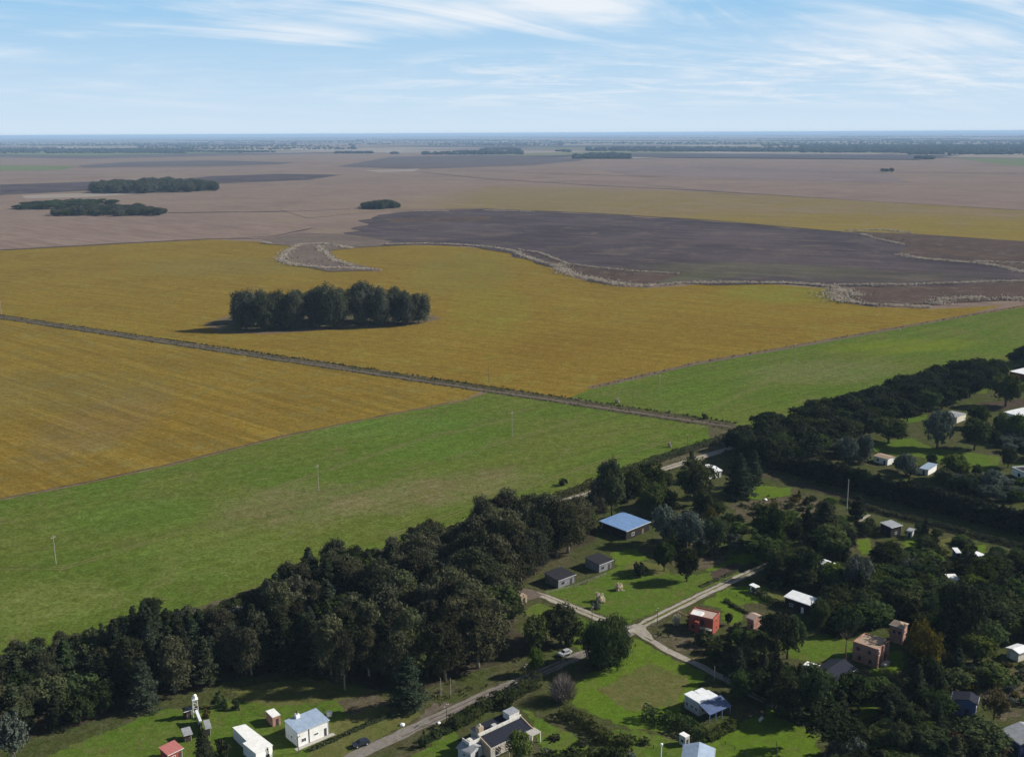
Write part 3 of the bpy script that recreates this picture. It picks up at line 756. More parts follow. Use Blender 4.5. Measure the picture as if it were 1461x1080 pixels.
def fill(px, gap, kinds, labels, group, sky=None, cap=None, seed=3, slack=20, margin=1.0):
    """plant a wooded area; kinds(px_x, r) -> (kind, hmin, hmax, wide); sky = highest rows the tops may reach"""
    gap *= 1.36; r = random.Random(seed); P = [G(*p) for p in px]
    x0, x1 = min(p.x for p in P), max(p.x for p in P); y0, y1 = min(p.y for p in P), max(p.y for p in P)
    pts = []; tries = int((x1 - x0) * (y1 - y0) / gap ** 2 * 6)
    for _ in range(tries):
        x, y = r.uniform(x0, x1), r.uniform(y0, y1)
        if not inside(P, x, y) or near_road(x, y, margin): continue
        if any(inside(b, x, y) for b in BLOCK): continue
        if any((x - q[0]) ** 2 + (y - q[1]) ** 2 < gap * gap for q in pts): continue
        pts.append((x, y))
    for (x, y) in pts:
        bx, by = proj((x, y, 0))
        kind, h0, h1, wide = kinds(bx, r)
        h = r.uniform(h0, h1); wide *= 1.22
        if sky:
            lim = lerp_list(sky, bx) + r.uniform(0, slack)
            while h > 3.5 and proj((x, y, h))[1] < lim: h -= .4
        pr_ = PROTO[kind][0]; cw = pr_[1] * h / pr_[0] * wide * .6 * ppm((x, y, h * .6)); ty = proj((x, y, h))[1]
        if any(bx + cw > q[0] and bx - cw < q[2] and by > q[1] and ty < q[3] for q in PROTECT): continue
        plant(kind, x, y, h, labels[NAMES[kind][0]] if NAMES[kind][0] in labels else labels['*'], group, wide)
    return len(pts)

# ------------------------------------------------------------------ buildings
M['white'] = plain('white_paint', (.78, .77, .74), .8, .2, .12)
M['cream'] = plain('cream_paint', (.62, .57, .47), .8, .2, .15)
M['grey_wall'] = plain('grey_render', (.42, .42, .43), .85, .2, .2)
M['dark_wall'] = plain('dark_boards', (.025, .022, .02), .8, .2, .3, stripe=('Z', .18, .02))
M['stone_wall'] = plain('stone_wall', (.33, .29, .25), .9, .1, .35, 3)
M['red_wall'] = plain('red_render', (.3, .07, .05), .85, .15, .2)
M['tan_wall'] = plain('tan_render', (.42, .33, .24), .9, .1, .25)
M['blue_wall'] = plain('blue_paint', (.09, .13, .3), .7, .3, .2)
M['brick'] = brick_mat('red_brick', (.4, .17, .12), (.32, .13, .09), (.38, .33, .28))
M['brick_pink'] = brick_mat('pink_brick', (.5, .27, .2), (.42, .21, .16), (.45, .38, .33))
M['r_white'] = plain('white_sheet_roof', (.74, .75, .76), .5, .3, .14, .5, stripe=('X', .5, .03))
M['r_whiteflat'] = plain('white_flat_roof', (.76, .75, .72), .7, .2, .12, .6)
M['r_blue'] = plain('blue_sheet_roof', (.16, .27, .48), .45, .4, .15, .5, stripe=('X', .6, .04))
M['r_bluegrey'] = plain('blue_grey_sheet_roof', (.3, .38, .5), .5, .4, .18, .7, stripe=('Y', .4, .03))
M['r_dark'] = plain('dark_sheet_roof', (.028, .028, .034), .8, .08, .25, .8, stripe=('Y', .4, .03))
M['r_slate'] = plain('slate_roof', (.024, .027, .04), .85, .06, .3, 1.5)
M['r_grey'] = plain('grey_sheet_roof', (.3, .31, .33), .5, .3, .2, .6, stripe=('X', .5, .03))
M['r_tan'] = plain('tan_tile_roof', (.36, .27, .2), .9, .1, .3, 2.5)
M['r_pink'] = plain('pink_tile_roof', (.42, .3, .26), .9, .1, .3, 2.5)
M['r_red'] = plain('red_sheet_roof', (.4, .14, .13), .7, .2, .2)
M['r_navy'] = plain('navy_sheet_roof', (.075, .11, .22), .5, .4, .2, .7, stripe=('X', .4, .03))
M['glass'] = plain('window_glass', (.03, .035, .045), .15, .5, .1)
M['frame_w'] = plain('white_frame', (.7, .7, .68), .6, .2, .08)
M['frame_d'] = plain('dark_frame', (.06, .05, .045), .6, .2, .1)
M['frame_o'] = plain('orange_frame', (.5, .2, .06), .6, .2, .1)
M['wood'] = plain('timber', (.2, .14, .09), .8, .1, .3, 2)
M['concrete'] = plain('concrete', (.42, .4, .37), .9, .1, .25, 2)
M['steel'] = plain('galvanised_steel', (.45, .46, .47), .5, .4, .1, metal=.3)
M['pole_wood'] = plain('pole_wood', (.33, .3, .26), .9, .1, .2, 3)
M['pole_dark'] = plain('dark_pole_wood', (.12, .1, .08), .9, .1, .2, 3)

def frame_of(A, B, Cc, z):
    a, b, c = G(*A, z), G(*B, z), G(*Cc, z)
    x = (b - a).normalized(); y = Vector((-x.y, x.x, 0))
    D = (c - a).dot(y)
    if D < 0: a, b = b, a; x = -x; y = -y; D = -D
    return a, x, y, (b - a).length, D

def side_map(side, L, D):
    return {'f': (lambda u, d, z: (u, -d, z), L), 'r': (lambda u, d, z: (L + d, u, z), D),
            'b': (lambda u, d, z: (L - u, D + d, z), L), 'l': (lambda u, d, z: (-d, D - u, z), D)}[side]

def opening(o, L, D, ins, side, p, sill, w, h, typ='window', frame='frame_w', glass='glass'):
    f, ln = side_map(side, L, D)
    u0 = p * ln - w / 2; u1 = u0 + w
    def slab(mb, a0, a1, z0, z1, d0, d1):
        mb.hexa([f(a0, d0 - ins, z0), f(a1, d0 - ins, z0), f(a1, d1 - ins, z0), f(a0, d1 - ins, z0)], [f(a0, d0 - ins, z1), f(a1, d0 - ins, z1), f(a1, d1 - ins, z1), f(a0, d1 - ins, z1)])
    if typ == 'window':
        fr = MB(); t = .09
        slab(fr, u0, u1, sill, sill + t, -.02, .05); slab(fr, u0, u1, sill + h - t, sill + h, -.02, .05)
        slab(fr, u0, u0 + t, sill + t, sill + h - t, -.02, .05); slab(fr, u1 - t, u1, sill + t, sill + h - t, -.02, .05)
        slab(fr, (u0 + u1) / 2 - .03, (u0 + u1) / 2 + .03, sill + t, sill + h - t, -.02, .045)
        w_ = fr.build('window', M[frame], o)
        g = MB(); slab(g, u0 + t, u1 - t, sill + t, sill + h - t, -.03, .02); g.build('pane', M[glass], w_)
    else:
        d = MB(); slab(d, u0, u1, sill + .02, sill + h, -.02, .06); d_ = d.build('door', M[frame], o)
        k = MB(); slab(k, u1 - .2, u1 - .1, sill + .95, sill + 1.08, .06, .12); k.build('handle', M['steel'], d_)

def house(name, A, B, Cc, z, label, wall='white', roof='r_grey', rt='flat', rise=1.2, rf=.5, over=.3, ops=(), parapet=None, chimney=None, cat='house', group=None, skirt=None, ext=0.0):
    a, x, y, L, D = frame_of(A, B, Cc, z)
    if ext: D += ext
    o = empty(name, (a.x, a.y, 0), math.atan2(x.y, x.x)); tag(o, label, cat, group)
    BLOCK.append([(p.x, p.y) for p in (a - x * .8 - y * 1.5, a + x * (L + .8) - y * 1.5, a + x * (L + .8) + y * (D + .8), a - x * .8 + y * (D + .8))])
    i = .0 if rt == 'flat' else over
    w = MB(); r = MB(); t = .14
    x0, x1, y0, y1 = i, L - i, i, D - i
    if rt == 'flat':
        w.box(x0, x1, y0, y1, -.2, z - .02)
        r.box(-.06, L + .06, -.06, D + .06, z - .02, z + .1)
        if parapet:
            h = parapet
            q = MB(); q.box(-.08, L + .08, -.08, .14, z + .1, z + h); q.box(-.08, L + .08, D - .14, D + .08, z + .1, z + h)
            q.box(-.08, .14, .14, D - .14, z + .1, z + h); q.box(L - .14, L + .08, .14, D - .14, z + .1, z + h)
            q.build('parapet', M[wall], o)
    elif rt in ('mono', 'monof'):           # rises to the back, or to the front
        zb, zfr = (z + rise, z) if rt == 'mono' else (z, z + rise)
        zz = lambda yy: zfr + (zb - zfr) * yy / D
        w.hexa([(x0, y0, -.2), (x1, y0, -.2), (x1, y1, -.2), (x0, y1, -.2)], [(x0, y0, zz(y0) - .03), (x1, y0, zz(y0) - .03), (x1, y1, zz(y1) - .03), (x0, y1, zz(y1) - .03)])
        r.hexa([(0, 0, zz(0) - .02), (L, 0, zz(0) - .02), (L, D, zz(D) - .02), (0, D, zz(D) - .02)], [(0, 0, zz(0) + t), (L, 0, zz(0) + t), (L, D, zz(D) + t), (0, D, zz(D) + t)])
    elif rt in ('gablex', 'gabley'):
        ax = rt[-1]; W = D if ax == 'x' else L; Ln = L if ax == 'x' else D
        P = (lambda u, v, zq: (u, v, zq)) if ax == 'x' else (lambda u, v, zq: (v, u, zq))   # u along ridge, v across
        rv = rf * W
        zz = lambda v: z + rise * (v / rv if v <= rv else (W - v) / (W - rv))
        w.hexa([P(i, i, -.2), P(Ln - i, i, -.2), P(Ln - i, W - i, -.2), P(i, W - i, -.2)], [P(i, i, zz(i) - .03), P(Ln - i, i, zz(i) - .03), P(Ln - i, W - i, zz(W - i) - .03), P(i, W - i, zz(W - i) - .03)])
        for u in (i, Ln - i - .15):
            w.hexa([P(u, i, zz(i) - .05), P(u, W - i, zz(W - i) - .05), P(u, rv, z + rise - .04)], [P(u + .15, i, zz(i) - .05), P(u + .15, W - i, zz(W - i) - .05), P(u + .15, rv, z + rise - .04)])
        r.hexa([P(0, 0, z - .02), P(Ln, 0, z - .02), P(Ln, rv, z + rise - .02), P(0, rv, z + rise - .02)], [P(0, 0, z + t), P(Ln, 0, z + t), P(Ln, rv, z + rise + t), P(0, rv, z + rise + t)])
        r.hexa([P(0, rv, z + rise - .02), P(Ln, rv, z + rise - .02), P(Ln, W, z - .02), P(0, W, z - .02)], [P(0, rv, z + rise + t), P(Ln, rv, z + rise + t), P(Ln, W, z + t), P(0, W, z + t)])
    elif rt == 'hip':
        w.box(x0, x1, y0, y1, -.2, z - .02)
        m = min(L, D) / 2
        e0, e1 = ((m, D / 2), (L - m, D / 2)) if L >= D else ((L / 2, m), (L / 2, D - m))
        i0 = len(r.v)
        r.v += [(0, 0, z), (L, 0, z), (L, D, z), (0, D, z), (e0[0], e0[1], z + rise), (e1[0] + .01, e1[1] + .01, z + rise), (0, 0, z - .12), (L, 0, z - .12), (L, D, z - .12), (0, D, z - .12)]
        if L >= D: r.f += [(0, 1, 5, 4), (1, 2, 5), (2, 3, 4, 5), (3, 0, 4)]
        else: r.f += [(0, 1, 4), (1, 2, 5, 4), (2, 3, 5), (3, 0, 4, 5)]
        r.f += [(6, 7, 1, 0), (7, 8, 2, 1), (8, 9, 3, 2), (9, 6, 0, 3), (9, 8, 7, 6)]
    w.build('wall', M[wall], o); ro = r.build('roof', M[roof], o)
    if rt in ('mono', 'gablex', 'hip'):
        g = MB(); g.tube([(-.05, -.09, z + .02), (L + .05, -.09, z + .02)], [.07, .07], 6); g.tube([(L - i - .1, -.09, z), (L - i - .1, i - .08, z - .35), (L - i - .1, i - .08, .1)], [.05, .05, .05], 5); g.build('gutter', M['frame_w'] if wall in ('dark_wall', 'brick', 'red_wall') else M['steel'], ro)
    if rt == 'gabley':
        for u in (-.09, L + .09): MB().tube([(u, -.05, z + .02), (u, D + .05, z + .02)], [.07, .07], 6).build('gutter', M['steel'], ro)
    for op in ops: opening(o, L, D, i, *op)
    if chimney:
        for (u, v, hw, zt, mt) in chimney:
            c = MB(); c.box(u * L - hw, u * L + hw, v * D - hw, v * D + hw, z - .6, zt); c.build('chimney', M[mt], o)
            k = MB(); k.box(u * L - hw * .7, u * L + hw * .7, v * D - hw * .7, v * D + hw * .7, zt + .003, zt + .35); k.build('chimney_cap', M['frame_d'], o)
    if skirt:
        s = MB(); s.box(-.9, L + .9, -1.1, -.003 + i, -.1, .14); s.build('porch', M['concrete'], o)
    return o, L, D

def poly_building(name, px, z, label, wall, roof, ops=()):
    P = [G(*p, z) for p in px]
    ar = sum(P[i].x * P[(i + 1) % len(P)].y - P[(i + 1) % len(P)].x * P[i].y for i in range(len(P)))
    if ar < 0: P.reverse()
    c = P[0]; o = empty(name, (c.x, c.y, 0)); tag(o, label, 'building')
    Q = [(p.x - c.x, p.y - c.y) for p in P]
    BLOCK.append([(p.x, p.y) for p in P])
    MB().hexa([(u, v, -.2) for u, v in Q], [(u, v, z - .02) for u, v in Q]).build('wall', M[wall], o)
    cx, cy = sum(q[0] for q in Q) / len(Q), sum(q[1] for q in Q) / len(Q)
    E_ = [(cx + (u - cx) * 1.03, cy + (v - cy) * 1.03) for u, v in Q]
    MB().hexa([(u, v, z - .02) for u, v in E_], [(u, v, z + .12) for u, v in E_]).build('roof', M[roof], o)
    return o, Q

M['dull_white'] = plain('dull_white_paint', (.64, .62, .58), .85, .2, .25)
M['cabin_wall'] = plain('cabin_grey_paint', (.2, .2, .22), .85, .2, .25)
# cabin with the blue-grey roof
o, L, D = house('cabin', (424, 1046), (470, 1027), (403, 1032), 4.0, 'white cabin with a sloping blue-grey sheet roof and dark door beside the street', 'white', 'r_bluegrey', 'mono', .5, over=.15,
      ops=[('f', .2, 1.0, 1.3, 1.0, 'window', 'frame_w'), ('f', .87, .1, .7, 2.1, 'door', 'frame_d'), ('f', .58, 1.5, 1.1, .35, 'window', 'frame_d'), ('l', .5, 1.2, .7, .8, 'window', 'frame_w')], skirt=True, cat='cabin')
c = MB(); c.box(.3 * L, .42 * L, .8 * D, .97 * D, 3.6, 5.5); ch = c.build('chimney', M['white'], o); k = MB(); k.lathe((.36 * L, .88 * D, 5.5), [(0, .2), (.7, .2), (.75, .3), (.95, .05)], 8).build('chimney_cowl', M['frame_d'], ch)
k = MB(); k.box(.345 * L, .375 * L, .1, .14, 0.15, 3.9); k.build('drainpipe', M['frame_d'], o)
# white flat-roofed store
o, Q = poly_building('storehouse', [(332.3, 1038), (350.2, 1033.7), (388.4, 1062.7), (365, 1075), (346.5, 1060.2), (352.3, 1057.5)], 3.0, 'long white flat-roofed building with a stepped side, on the lawn', 'white', 'r_whiteflat')
o, L, D = house('shed', (388.7, 1023.5), (399.8, 1019.6), (378.9, 1014.6), 2.7, 'small brick shed with a white flat roof behind the white store', 'brick', 'r_whiteflat', ops=[('f', .6, .05, .75, 1.9, 'door', 'frame_d')], cat='shed')
# sheds by the little tower
house('shed', (262, 1016), (275, 1012), (251, 1013), 2.4, 'low dark shed with a brownish sloping roof beside the white tower', 'dark_wall', 'r_slate', 'gablex', .6, cat='shed', ops=[('f', .5, .05, .8, 1.8, 'door', 'wood')])
house('shed', (284, 1029), (288, 1028), (275.5, 1017), 2.6, 'white-roofed shed leaning at the foot of the tower', 'grey_wall', 'r_white', 'mono', .5, cat='shed', ops=[('f', .5, .05, .8, 1.8, 'door', 'frame_d')])
house('shed', (293, 1040), (302, 1038), (284, 1031), 2.2, 'grey corrugated lean-to between the tower and the dark trees', 'stone_wall', 'r_grey', 'mono', .3, cat='shed', ops=[('f', .5, .05, .8, 1.8, 'door', 'frame_d')])
house('shed', (262, 1050), (275, 1046.5), (246, 1045), 2.0, 'green-roofed open shed standing on the lawn below the tower', 'wood', 'r_grey', 'mono', .4, cat='shed', ops=[('f', .5, .05, .9, 1.7, 'door', 'frame_d')])
house('house', (239, 1078), (262, 1067), (236, 1070), 2.8, 'small house with a pinkish red sheet roof at the lawn edge', 'red_wall', 'r_red', 'mono', .5, ops=[('f', .4, .9, 1, 1, 'window', 'frame_w'), ('f', .8, .05, .8, 2, 'door', 'frame_d')], ext=1.5)

# white lattice water tower
p = G(280, 1023); o = empty('water_tower', (p.x, p.y, 0), .4); tag(o, 'slim white lattice tower with a small tank on top, between sheds', 'water tower')
BLOCK.append([(p.x - 2, p.y - 2), (p.x + 2, p.y - 2), (p.x + 2, p.y + 2), (p.x - 2, p.y + 2)])
for sx, sy in ((-1, -1), (1, -1), (1, 1), (-1, 1)):
    MB().tube([(sx * .75, sy * .75, 0), (sx * .5, sy * .5, 5.2)], [.07, .06], 5).build('leg', M['white'], o)
b = MB()
for zq in (1.5, 2.9, 4.3):
    s = .75 - .25 * zq / 5.2
    for (ax, ay), (bx, by) in (((-s, -s), (s, -s)), ((s, -s), (s, s)), ((s, s), (-s, s)), ((-s, s), (-s, -s))):
        b.tube([(ax, ay, zq), (bx, by, zq)], [.04, .04], 4); b.tube([(ax, ay, zq - 1.3), (bx, by, zq)], [.03, .03], 4)
b.build('bracing', M['white'], o)
MB().box(-.75, .75, -.75, .75, 5.2, 5.32).build('platform', M['white'], o)
MB().lathe((0, 0, 5.32), [(0, .48), (.9, .5), (1.0, .45), (1.25, .1)], 12).build('tank', M['white'], o)

# large modern house with dark roofs
a, x, y, L, D = frame_of((700, 1066), (759, 1038), (688, 1054.5), 3.2)
o = empty('house', (a.x, a.y, 0), math.atan2(x.y, x.x)); tag(o, 'large white modern house with dark slate roofs, parapets and a tan chimney block', 'house')
BLOCK.append([(q.x, q.y) for q in (a - x * 5 - y * 4, a + x * (L + 3) - y * 4, a + x * (L + 3) + y * (D + 7), a - x * 5 + y * (D + 7))])
MB().box(.1, L - .1, .1, D - .1, -.2, 3.0).build('wall', M['dull_white'], o)
MB().hexa([(0, 0, 3.0), (L, 0, 3.0), (L, D, 4.1), (0, D, 4.1)], [(0, 0, 3.14), (L, 0, 3.14), (L, D, 4.24), (0, D, 4.24)]).build('roof', M['r_slate'], o)
for u0 in (-.22, L + .003): MB().hexa([(u0, -.2, -.2), (u0 + .22, -.2, -.2), (u0 + .22, D + .3, -.2), (u0, D + .3, -.2)], [(u0, -.2, 3.2), (u0 + .22, -.2, 3.2), (u0 + .22, D + .3, 4.5), (u0, D + .3, 4.5)]).build('gable_wall', M['tan_wall'], o)
MB().box(-.25, L + .25, D + .303, D + .6, -.2, 4.8).build('ridge_wall', M['dull_white'], o)
MB().box(.8, L - 1.6, D + .653, D + 4.6, -.2, 3.9).build('rear_wall', M['grey_wall'], o)
MB().box(.7, L - 1.5, D + .653, D + 4.7, 3.903, 4.02).build('rear_roof', M['r_slate'], o)
MB().box(L - 3.1, L + .1, D + .9, D + 3.4, 4.03, 5.6).build('roof_room', M['dull_white'], o)
MB().box(L - 3.2, L + .2, D + .8, D + 3.5, 5.603, 5.72).build('roof_slab', M['r_grey'], o)
c = MB(); c.box(.2, 1.7, D + .66, D + 2.0, 3.4, 6.0); cc = c.build('chimney', M['tan_wall'], o); MB().lathe((.9, D + 1.3, 6.0), [(0, .25), (.5, .25), (.6, .35), (.8, .05)], 8).build('chimney_cowl', M['concrete'], cc)
MB().box(4.6, 5.8, D + .66, D + 1.5, 4.03, 5.0).build('roof_vent', M['grey_wall'], o)
t_ = MB(); t_.box(-3.6, -.26, D - .4, D + 2.2, -.2, 3.5); t_.build('terrace_room', M['grey_wall'], o)
t_ = MB(); t_.box(-3.7, -.26, D - .5, D - .3, 3.5, 4.3); t_.box(-3.7, -3.5, D - .3, D + 2.3, 3.5, 4.3); t_.build('parapet', M['dull_white'], o)
MB().box(-3.0, -2.0, D + .3, D + 1.4, 3.503, 4.2).build('roof_tank', M['dull_white'], o)
t_ = MB()
for k in range(13):
    u = .6 + k * (L - 3.6) / 12; t_.box(u, u + .12, -2.2, -.02, 2.7, 2.85)
t_.box(.4, L - 2.6, -2.25, -2.1, 2.55, 2.7); t_.build('pergola', M['tan_wall'], o)
for k in range(4):
    u = .7 + k * (L - 3.6) / 3; MB().box(u, u + .14, -2.24, -2.1, 0, 2.55).build('pergola_post', M['tan_wall'], o)
t_ = MB(); t_.box(L - 2.2, L + .9, -2.4, .2, 2.75, 2.95); t_.build('terrace_roof', M['concrete'], o)
for u in (L - 2.1, L + .6): MB().box(u, u + .25, -2.35, -2.1, 0, 2.75).build('terrace_post', M['dull_white'], o)
for q in (.18, .42, .66, .88): opening(o, L, D, .1, 'f', q, .4, 1.7, 1.9, 'window', 'frame_d')
opening(o, L, D, -.25, 'r', .5, 1, 1.2, 1.2, 'window', 'frame_d')
# its grey gabled annex
house('annex', (671.6, 1076), (691, 1063), (654, 1064), 2.6, 'grey gabled outbuilding standing before the large modern house', 'grey_wall', 'r_grey', 'gabley', .8, cat='outbuilding', ops=[('f', .5, .05, .9, 2, 'door', 'frame_d'), ('l', .5, 1, .9, .9, 'window', 'frame_w')])

# white-roofed house with blue porch
a, x, y, L, D = frame_of((997.8, 1002.8), (1024.4, 991.7), (973.3, 990.5), 4.0)
o = empty('house', (a.x, a.y, 0), math.atan2(x.y, x.x)); tag(o, 'house with stepped white roof and a blue porch roof at the hedge', 'house')
BLOCK.append([(q.x, q.y) for q in (a - x - y * 5, a + x * (L + 1) - y * 5, a + x * (L + 1) + y * (D + 1), a - x + y * (D + 1))])
MB().box(.2, L - .2, .2, D - .2, -.2, 3.8).build('wall', M['grey_wall'], o)
r_ = MB(); r_.box(0, L, 0, D * .62, 3.8, 4.0); r_.box(0, L * .46, D * .62, D, 3.8, 4.0); r_.box(L * .5, L * .9, D * .62, D * .93, 3.8, 4.0); r_.build('roof', M['r_white'], o)
MB().hexa([(-.2, -4, 2.5), (L + 1, -4, 2.5), (L + 1, -.02, 3.7), (-.2, -.02, 3.7)], [(-.2, -4, 2.6), (L + 1, -4, 2.6), (L + 1, -.02, 3.8), (-.2, -.02, 3.8)]).build('porch_roof', M['r_navy'], o)
for u in (0, L * .33, L * .66, L + .7): MB().box(u - .1, u + .1, -3.85, -3.65, 0, 2.52).build('porch_post', M['blue_wall'], o)
for q in (.25, .75): opening(o, L, D, .2, 'f', q, .9, 1.3, 1.2, 'window', 'frame_w')
opening(o, L, D, .2, 'f', .5, .05, .9, 2.1, 'door', 'frame_w')
for q in (.2, .5, .8): opening(o, L, D, .2, 'l', q, 1.1, 1.0, 1.1, 'window', 'frame_w')
house('kiosk', (978, 1052), (984, 1049), (967, 1048), 2.7, 'tiny white hut with a flat bright roof in the shade of the clipped hedge', 'grey_wall', 'r_whiteflat', cat='hut', ops=[('f', .5, .05, .7, 1.9, 'door', 'frame_d'), ('l', .5, 1, .8, .7, 'window', 'frame_d')])
house('house', (972, 1084), (1018, 1090), (1003, 1069), 3.2, 'gabled house with one blue and one bright white roof slope by the lawn', 'white', 'r_bluegrey', 'gabley', 1.2, ext=1, ops=[('f', .3, 1, 1.2, 1.2, 'window', 'frame_w'), ('f', .7, 1, 1.2, 1.2, 'window', 'frame_w')])

# red house
o, L, D = house('house', (983, 877), (1017.5, 885), (1000, 868.5), 5.0, 'red rendered house with a white roof patch and orange window frames', 'red_wall', 'r_pink', parapet=.4,
      ops=[('r', .5, 3.2, .9, 1.2, 'window', 'frame_o'), ('r', .6, .6, 1.0, 1.5, 'window', 'frame_o'), ('f', .55, 2.8, 1.6, 1.6, 'window', 'frame_d'), ('f', .2, 1.0, 1.1, 1.2, 'window', 'frame_d'), ('f', .8, .1, .9, 2.1, 'door', 'frame_d')])
MB().hexa([(.3, .25, 5.11), (L * .5, .25, 5.11), (L * .5, D * .5, 5.11), (.3, D * .5, 5.11)], [(.3, .25, 5.3), (L * .5, .25, 5.3), (L * .5, D * .5, 5.7), (.3, D * .5, 5.7)]).build('skylight', M['r_whiteflat'], o)
MB().box(L * .34, L * .5, -2.0, -.02, -.2, 4.3).build('side_wing', M['red_wall'], o)
q = MB(); q.box(L * .52, L * .98, -1.5, -1.4, 2.2, 2.35); q.box(L * .52, L * .98, -1.5, -1.4, 2.75, 2.85)
for k in range(6): u = L * (.53 + .085 * k); q.box(u, u + .06, -1.5, -1.41, 2.35, 2.75)
q.build('balcony_rail', M['cream'], o); MB().box(L * .52, L * .98, -1.5, -.02, 2.0, 2.19).build('balcony', M['concrete'], o)
house('cottage', (1064.5, 880), (1076, 885), (1073.5, 872.5), 4.0, 'small cottage with a pinkish tan tiled roof beside the red house', 'brick', 'r_pink', 'gablex', .7, cat='cottage', ops=[('f', .3, 1, .8, .9, 'window', 'frame_w'), ('f', .7, .05, .8, 2, 'door', 'frame_d')])
house('house', (1118, 851), (1172, 869.5), (1133, 844.5), 3.6, 'long low house with a pale metal roof half hidden by trees', 'dark_wall', 'r_white', 'mono', .5, ops=[('f', .2, 1, 1.3, 1.1, 'window', 'frame_w'), ('f', .5, .05, .9, 2, 'door', 'frame_w'), ('f', .8, 1, 1.3, 1.1, 'window', 'frame_w')])
# brick house
o, L, D = house('house', (1217.5, 916), (1251.4, 927.5), (1235, 904.5), 5.6, 'two-storey brick house with a tan flat roof and pink columned front', 'brick', 'r_tan', parapet=.35,
      ops=[('f', .22, 3.6, .9, 1.1, 'window', 'frame_d'), ('f', .7, 3.6, .9, 1.1, 'window', 'frame_d'), ('f', .3, .9, .9, 1.2, 'window', 'frame_d'), ('f', .75, .9, .9, 1.2, 'window', 'frame_d'),
           ('r', .25, 3.4, .8, 1.3, 'window', 'frame_w'), ('r', .75, 3.4, .8, 1.3, 'window', 'frame_w'), ('r', .25, .8, .8, 1.5, 'window', 'frame_w'), ('r', .75, .05, .9, 2.2, 'door', 'frame_d')])
for v in (.05, .5, .95): MB().box(L + .01, L + .45, v * D - .22, v * D + .22, -.1, 6.0).build('column', M['brick_pink'], o)
MB().hexa([(L * .45, D * .45, 5.71), (L * .95, D * .45, 5.71), (L * .95, D * .9, 5.71), (L * .45, D * .9, 5.71)], [(L * .45, D * .45, 5.9), (L * .95, D * .45, 5.9), (L * .95, D * .9, 6.6), (L * .45, D * .9, 6.6)]).build('roof_hatch', M['r_tan'], o)
MB().box(L + .46, L + 1.9, D * .3, D * .75, -.1, .9).build('front_steps', M['concrete'], o)
house('tower_house', (1268.6, 890.5), (1290, 896.5), (1278, 884), 5.6, 'small square brick house with a tan pyramid roof behind the brick house', 'brick', 'r_tan', 'hip', 1.0, ops=[('f', .35, 3.2, .8, 1, 'window', 'frame_d'), ('f', .7, 3.2, .8, 1, 'window', 'frame_d'), ('r', .5, 3.2, .8, 1, 'window', 'frame_w')])
house('house', (1188, 978), (1222.4, 954), (1158, 958), 3.0, 'dark gabled house with a grey sheet roof below the brick house', 'dark_wall', 'r_slate', 'gablex', 1.5, ops=[('f', .3, 1, 1.2, 1.1, 'window', 'frame_w'), ('f', .7, .05, .9, 2, 'door', 'frame_d')])
house('outbuilding', (1174, 958), (1180, 952.5), (1148, 947), 2.6, 'low wing with a white flat roof beside the dark gabled house', 'dark_wall', 'r_whiteflat', cat='outbuilding', ops=[('f', .5, .05, .9, 2, 'door', 'frame_d')])
house('shed', (1434.7, 924), (1454, 933), (1441, 916), 2.8, 'pale metal-roofed shed at the edge of the dark trees', 'cream', 'r_white', 'gabley', .5, cat='shed', ops=[('f', .5, .05, 1.4, 2, 'door', 'frame_w')], ext=1)
house('house', (1357, 998), (1394.4, 1006.5), (1370, 988.5), 3.9, 'slate-blue gabled house with one white end wall in the scrub', 'blue_wall', 'r_slate', 'gabley', 1.0, .68, ops=[('f', .3, 1.0, 1.0, 1.5, 'window', 'frame_d'), ('f', .62, .1, .9, 2.1, 'door', 'frame_d'), ('r', .5, .9, 1.2, 1.4, 'window', 'frame_w')])
house('house', (1427, 1041), (1456, 1063), (1452, 1020), 3.6, 'blue-walled house with dark skylights cut into its pale roof', 'blue_wall', 'r_grey', 'gablex', 1.3, ext=2, ops=[('f', .3, 1, 1.2, 1.2, 'window', 'frame_d'), ('f', .75, .1, .9, 2, 'door', 'frame_d')])
# blue roof house, cabins
house('house', (893.8, 758.5), (928.3, 744.6), (856, 744.6), 3.6, 'dark timber house with a big bright blue sheet roof', 'dark_wall', 'r_blue', 'mono', .5, ops=[('f', .3, .9, 1.6, 1.2, 'window', 'frame_w'), ('f', .7, .05, 1, 2, 'door', 'wood'), ('l', .4, .9, 1.6, 1.2, 'window', 'frame_d')])
house('cabin', (796.5, 829), (822, 819.5), (788, 815), 2.9, 'black-roofed cabin with a pale front wall nearest the gravel lane', 'cabin_wall', 'r_dark', 'mono', .5, cat='cabin', ops=[('f', .3, 1, 1.3, .9, 'window', 'frame_d'), ('f', .75, .05, .9, 2, 'door', 'frame_d')])
house('cabin', (855, 806.5), (875, 799), (838, 796), 3.0, 'black-roofed cabin with a pale front wall nearest the blue roof', 'cabin_wall', 'r_dark', 'mono', .5, cat='cabin', ops=[('f', .3, 1, 1.3, .9, 'window', 'frame_d'), ('f', .75, .05, .9, 2, 'door', 'frame_d')])
house('house', (1271.7, 753.5), (1288, 749.5), (1258, 746), 4.0, 'small dark house with a flat grey roof beside the dark lane', 'dark_wall', 'r_grey', 'mono', .3, ops=[('f', .5, 1, 1, 1, 'window', 'frame_w'), ('l', .5, 1, 1.2, 1, 'window', 'frame_d')])
house('outbuilding', (1293, 757), (1302, 759), (1290, 752), 2.6, 'low pale-roofed lean-to attached near the small dark house', 'grey_wall', 'r_grey', 'mono', .2, cat='outbuilding', ops=[('f', .5, .05, .9, 1.9, 'door', 'frame_d')])
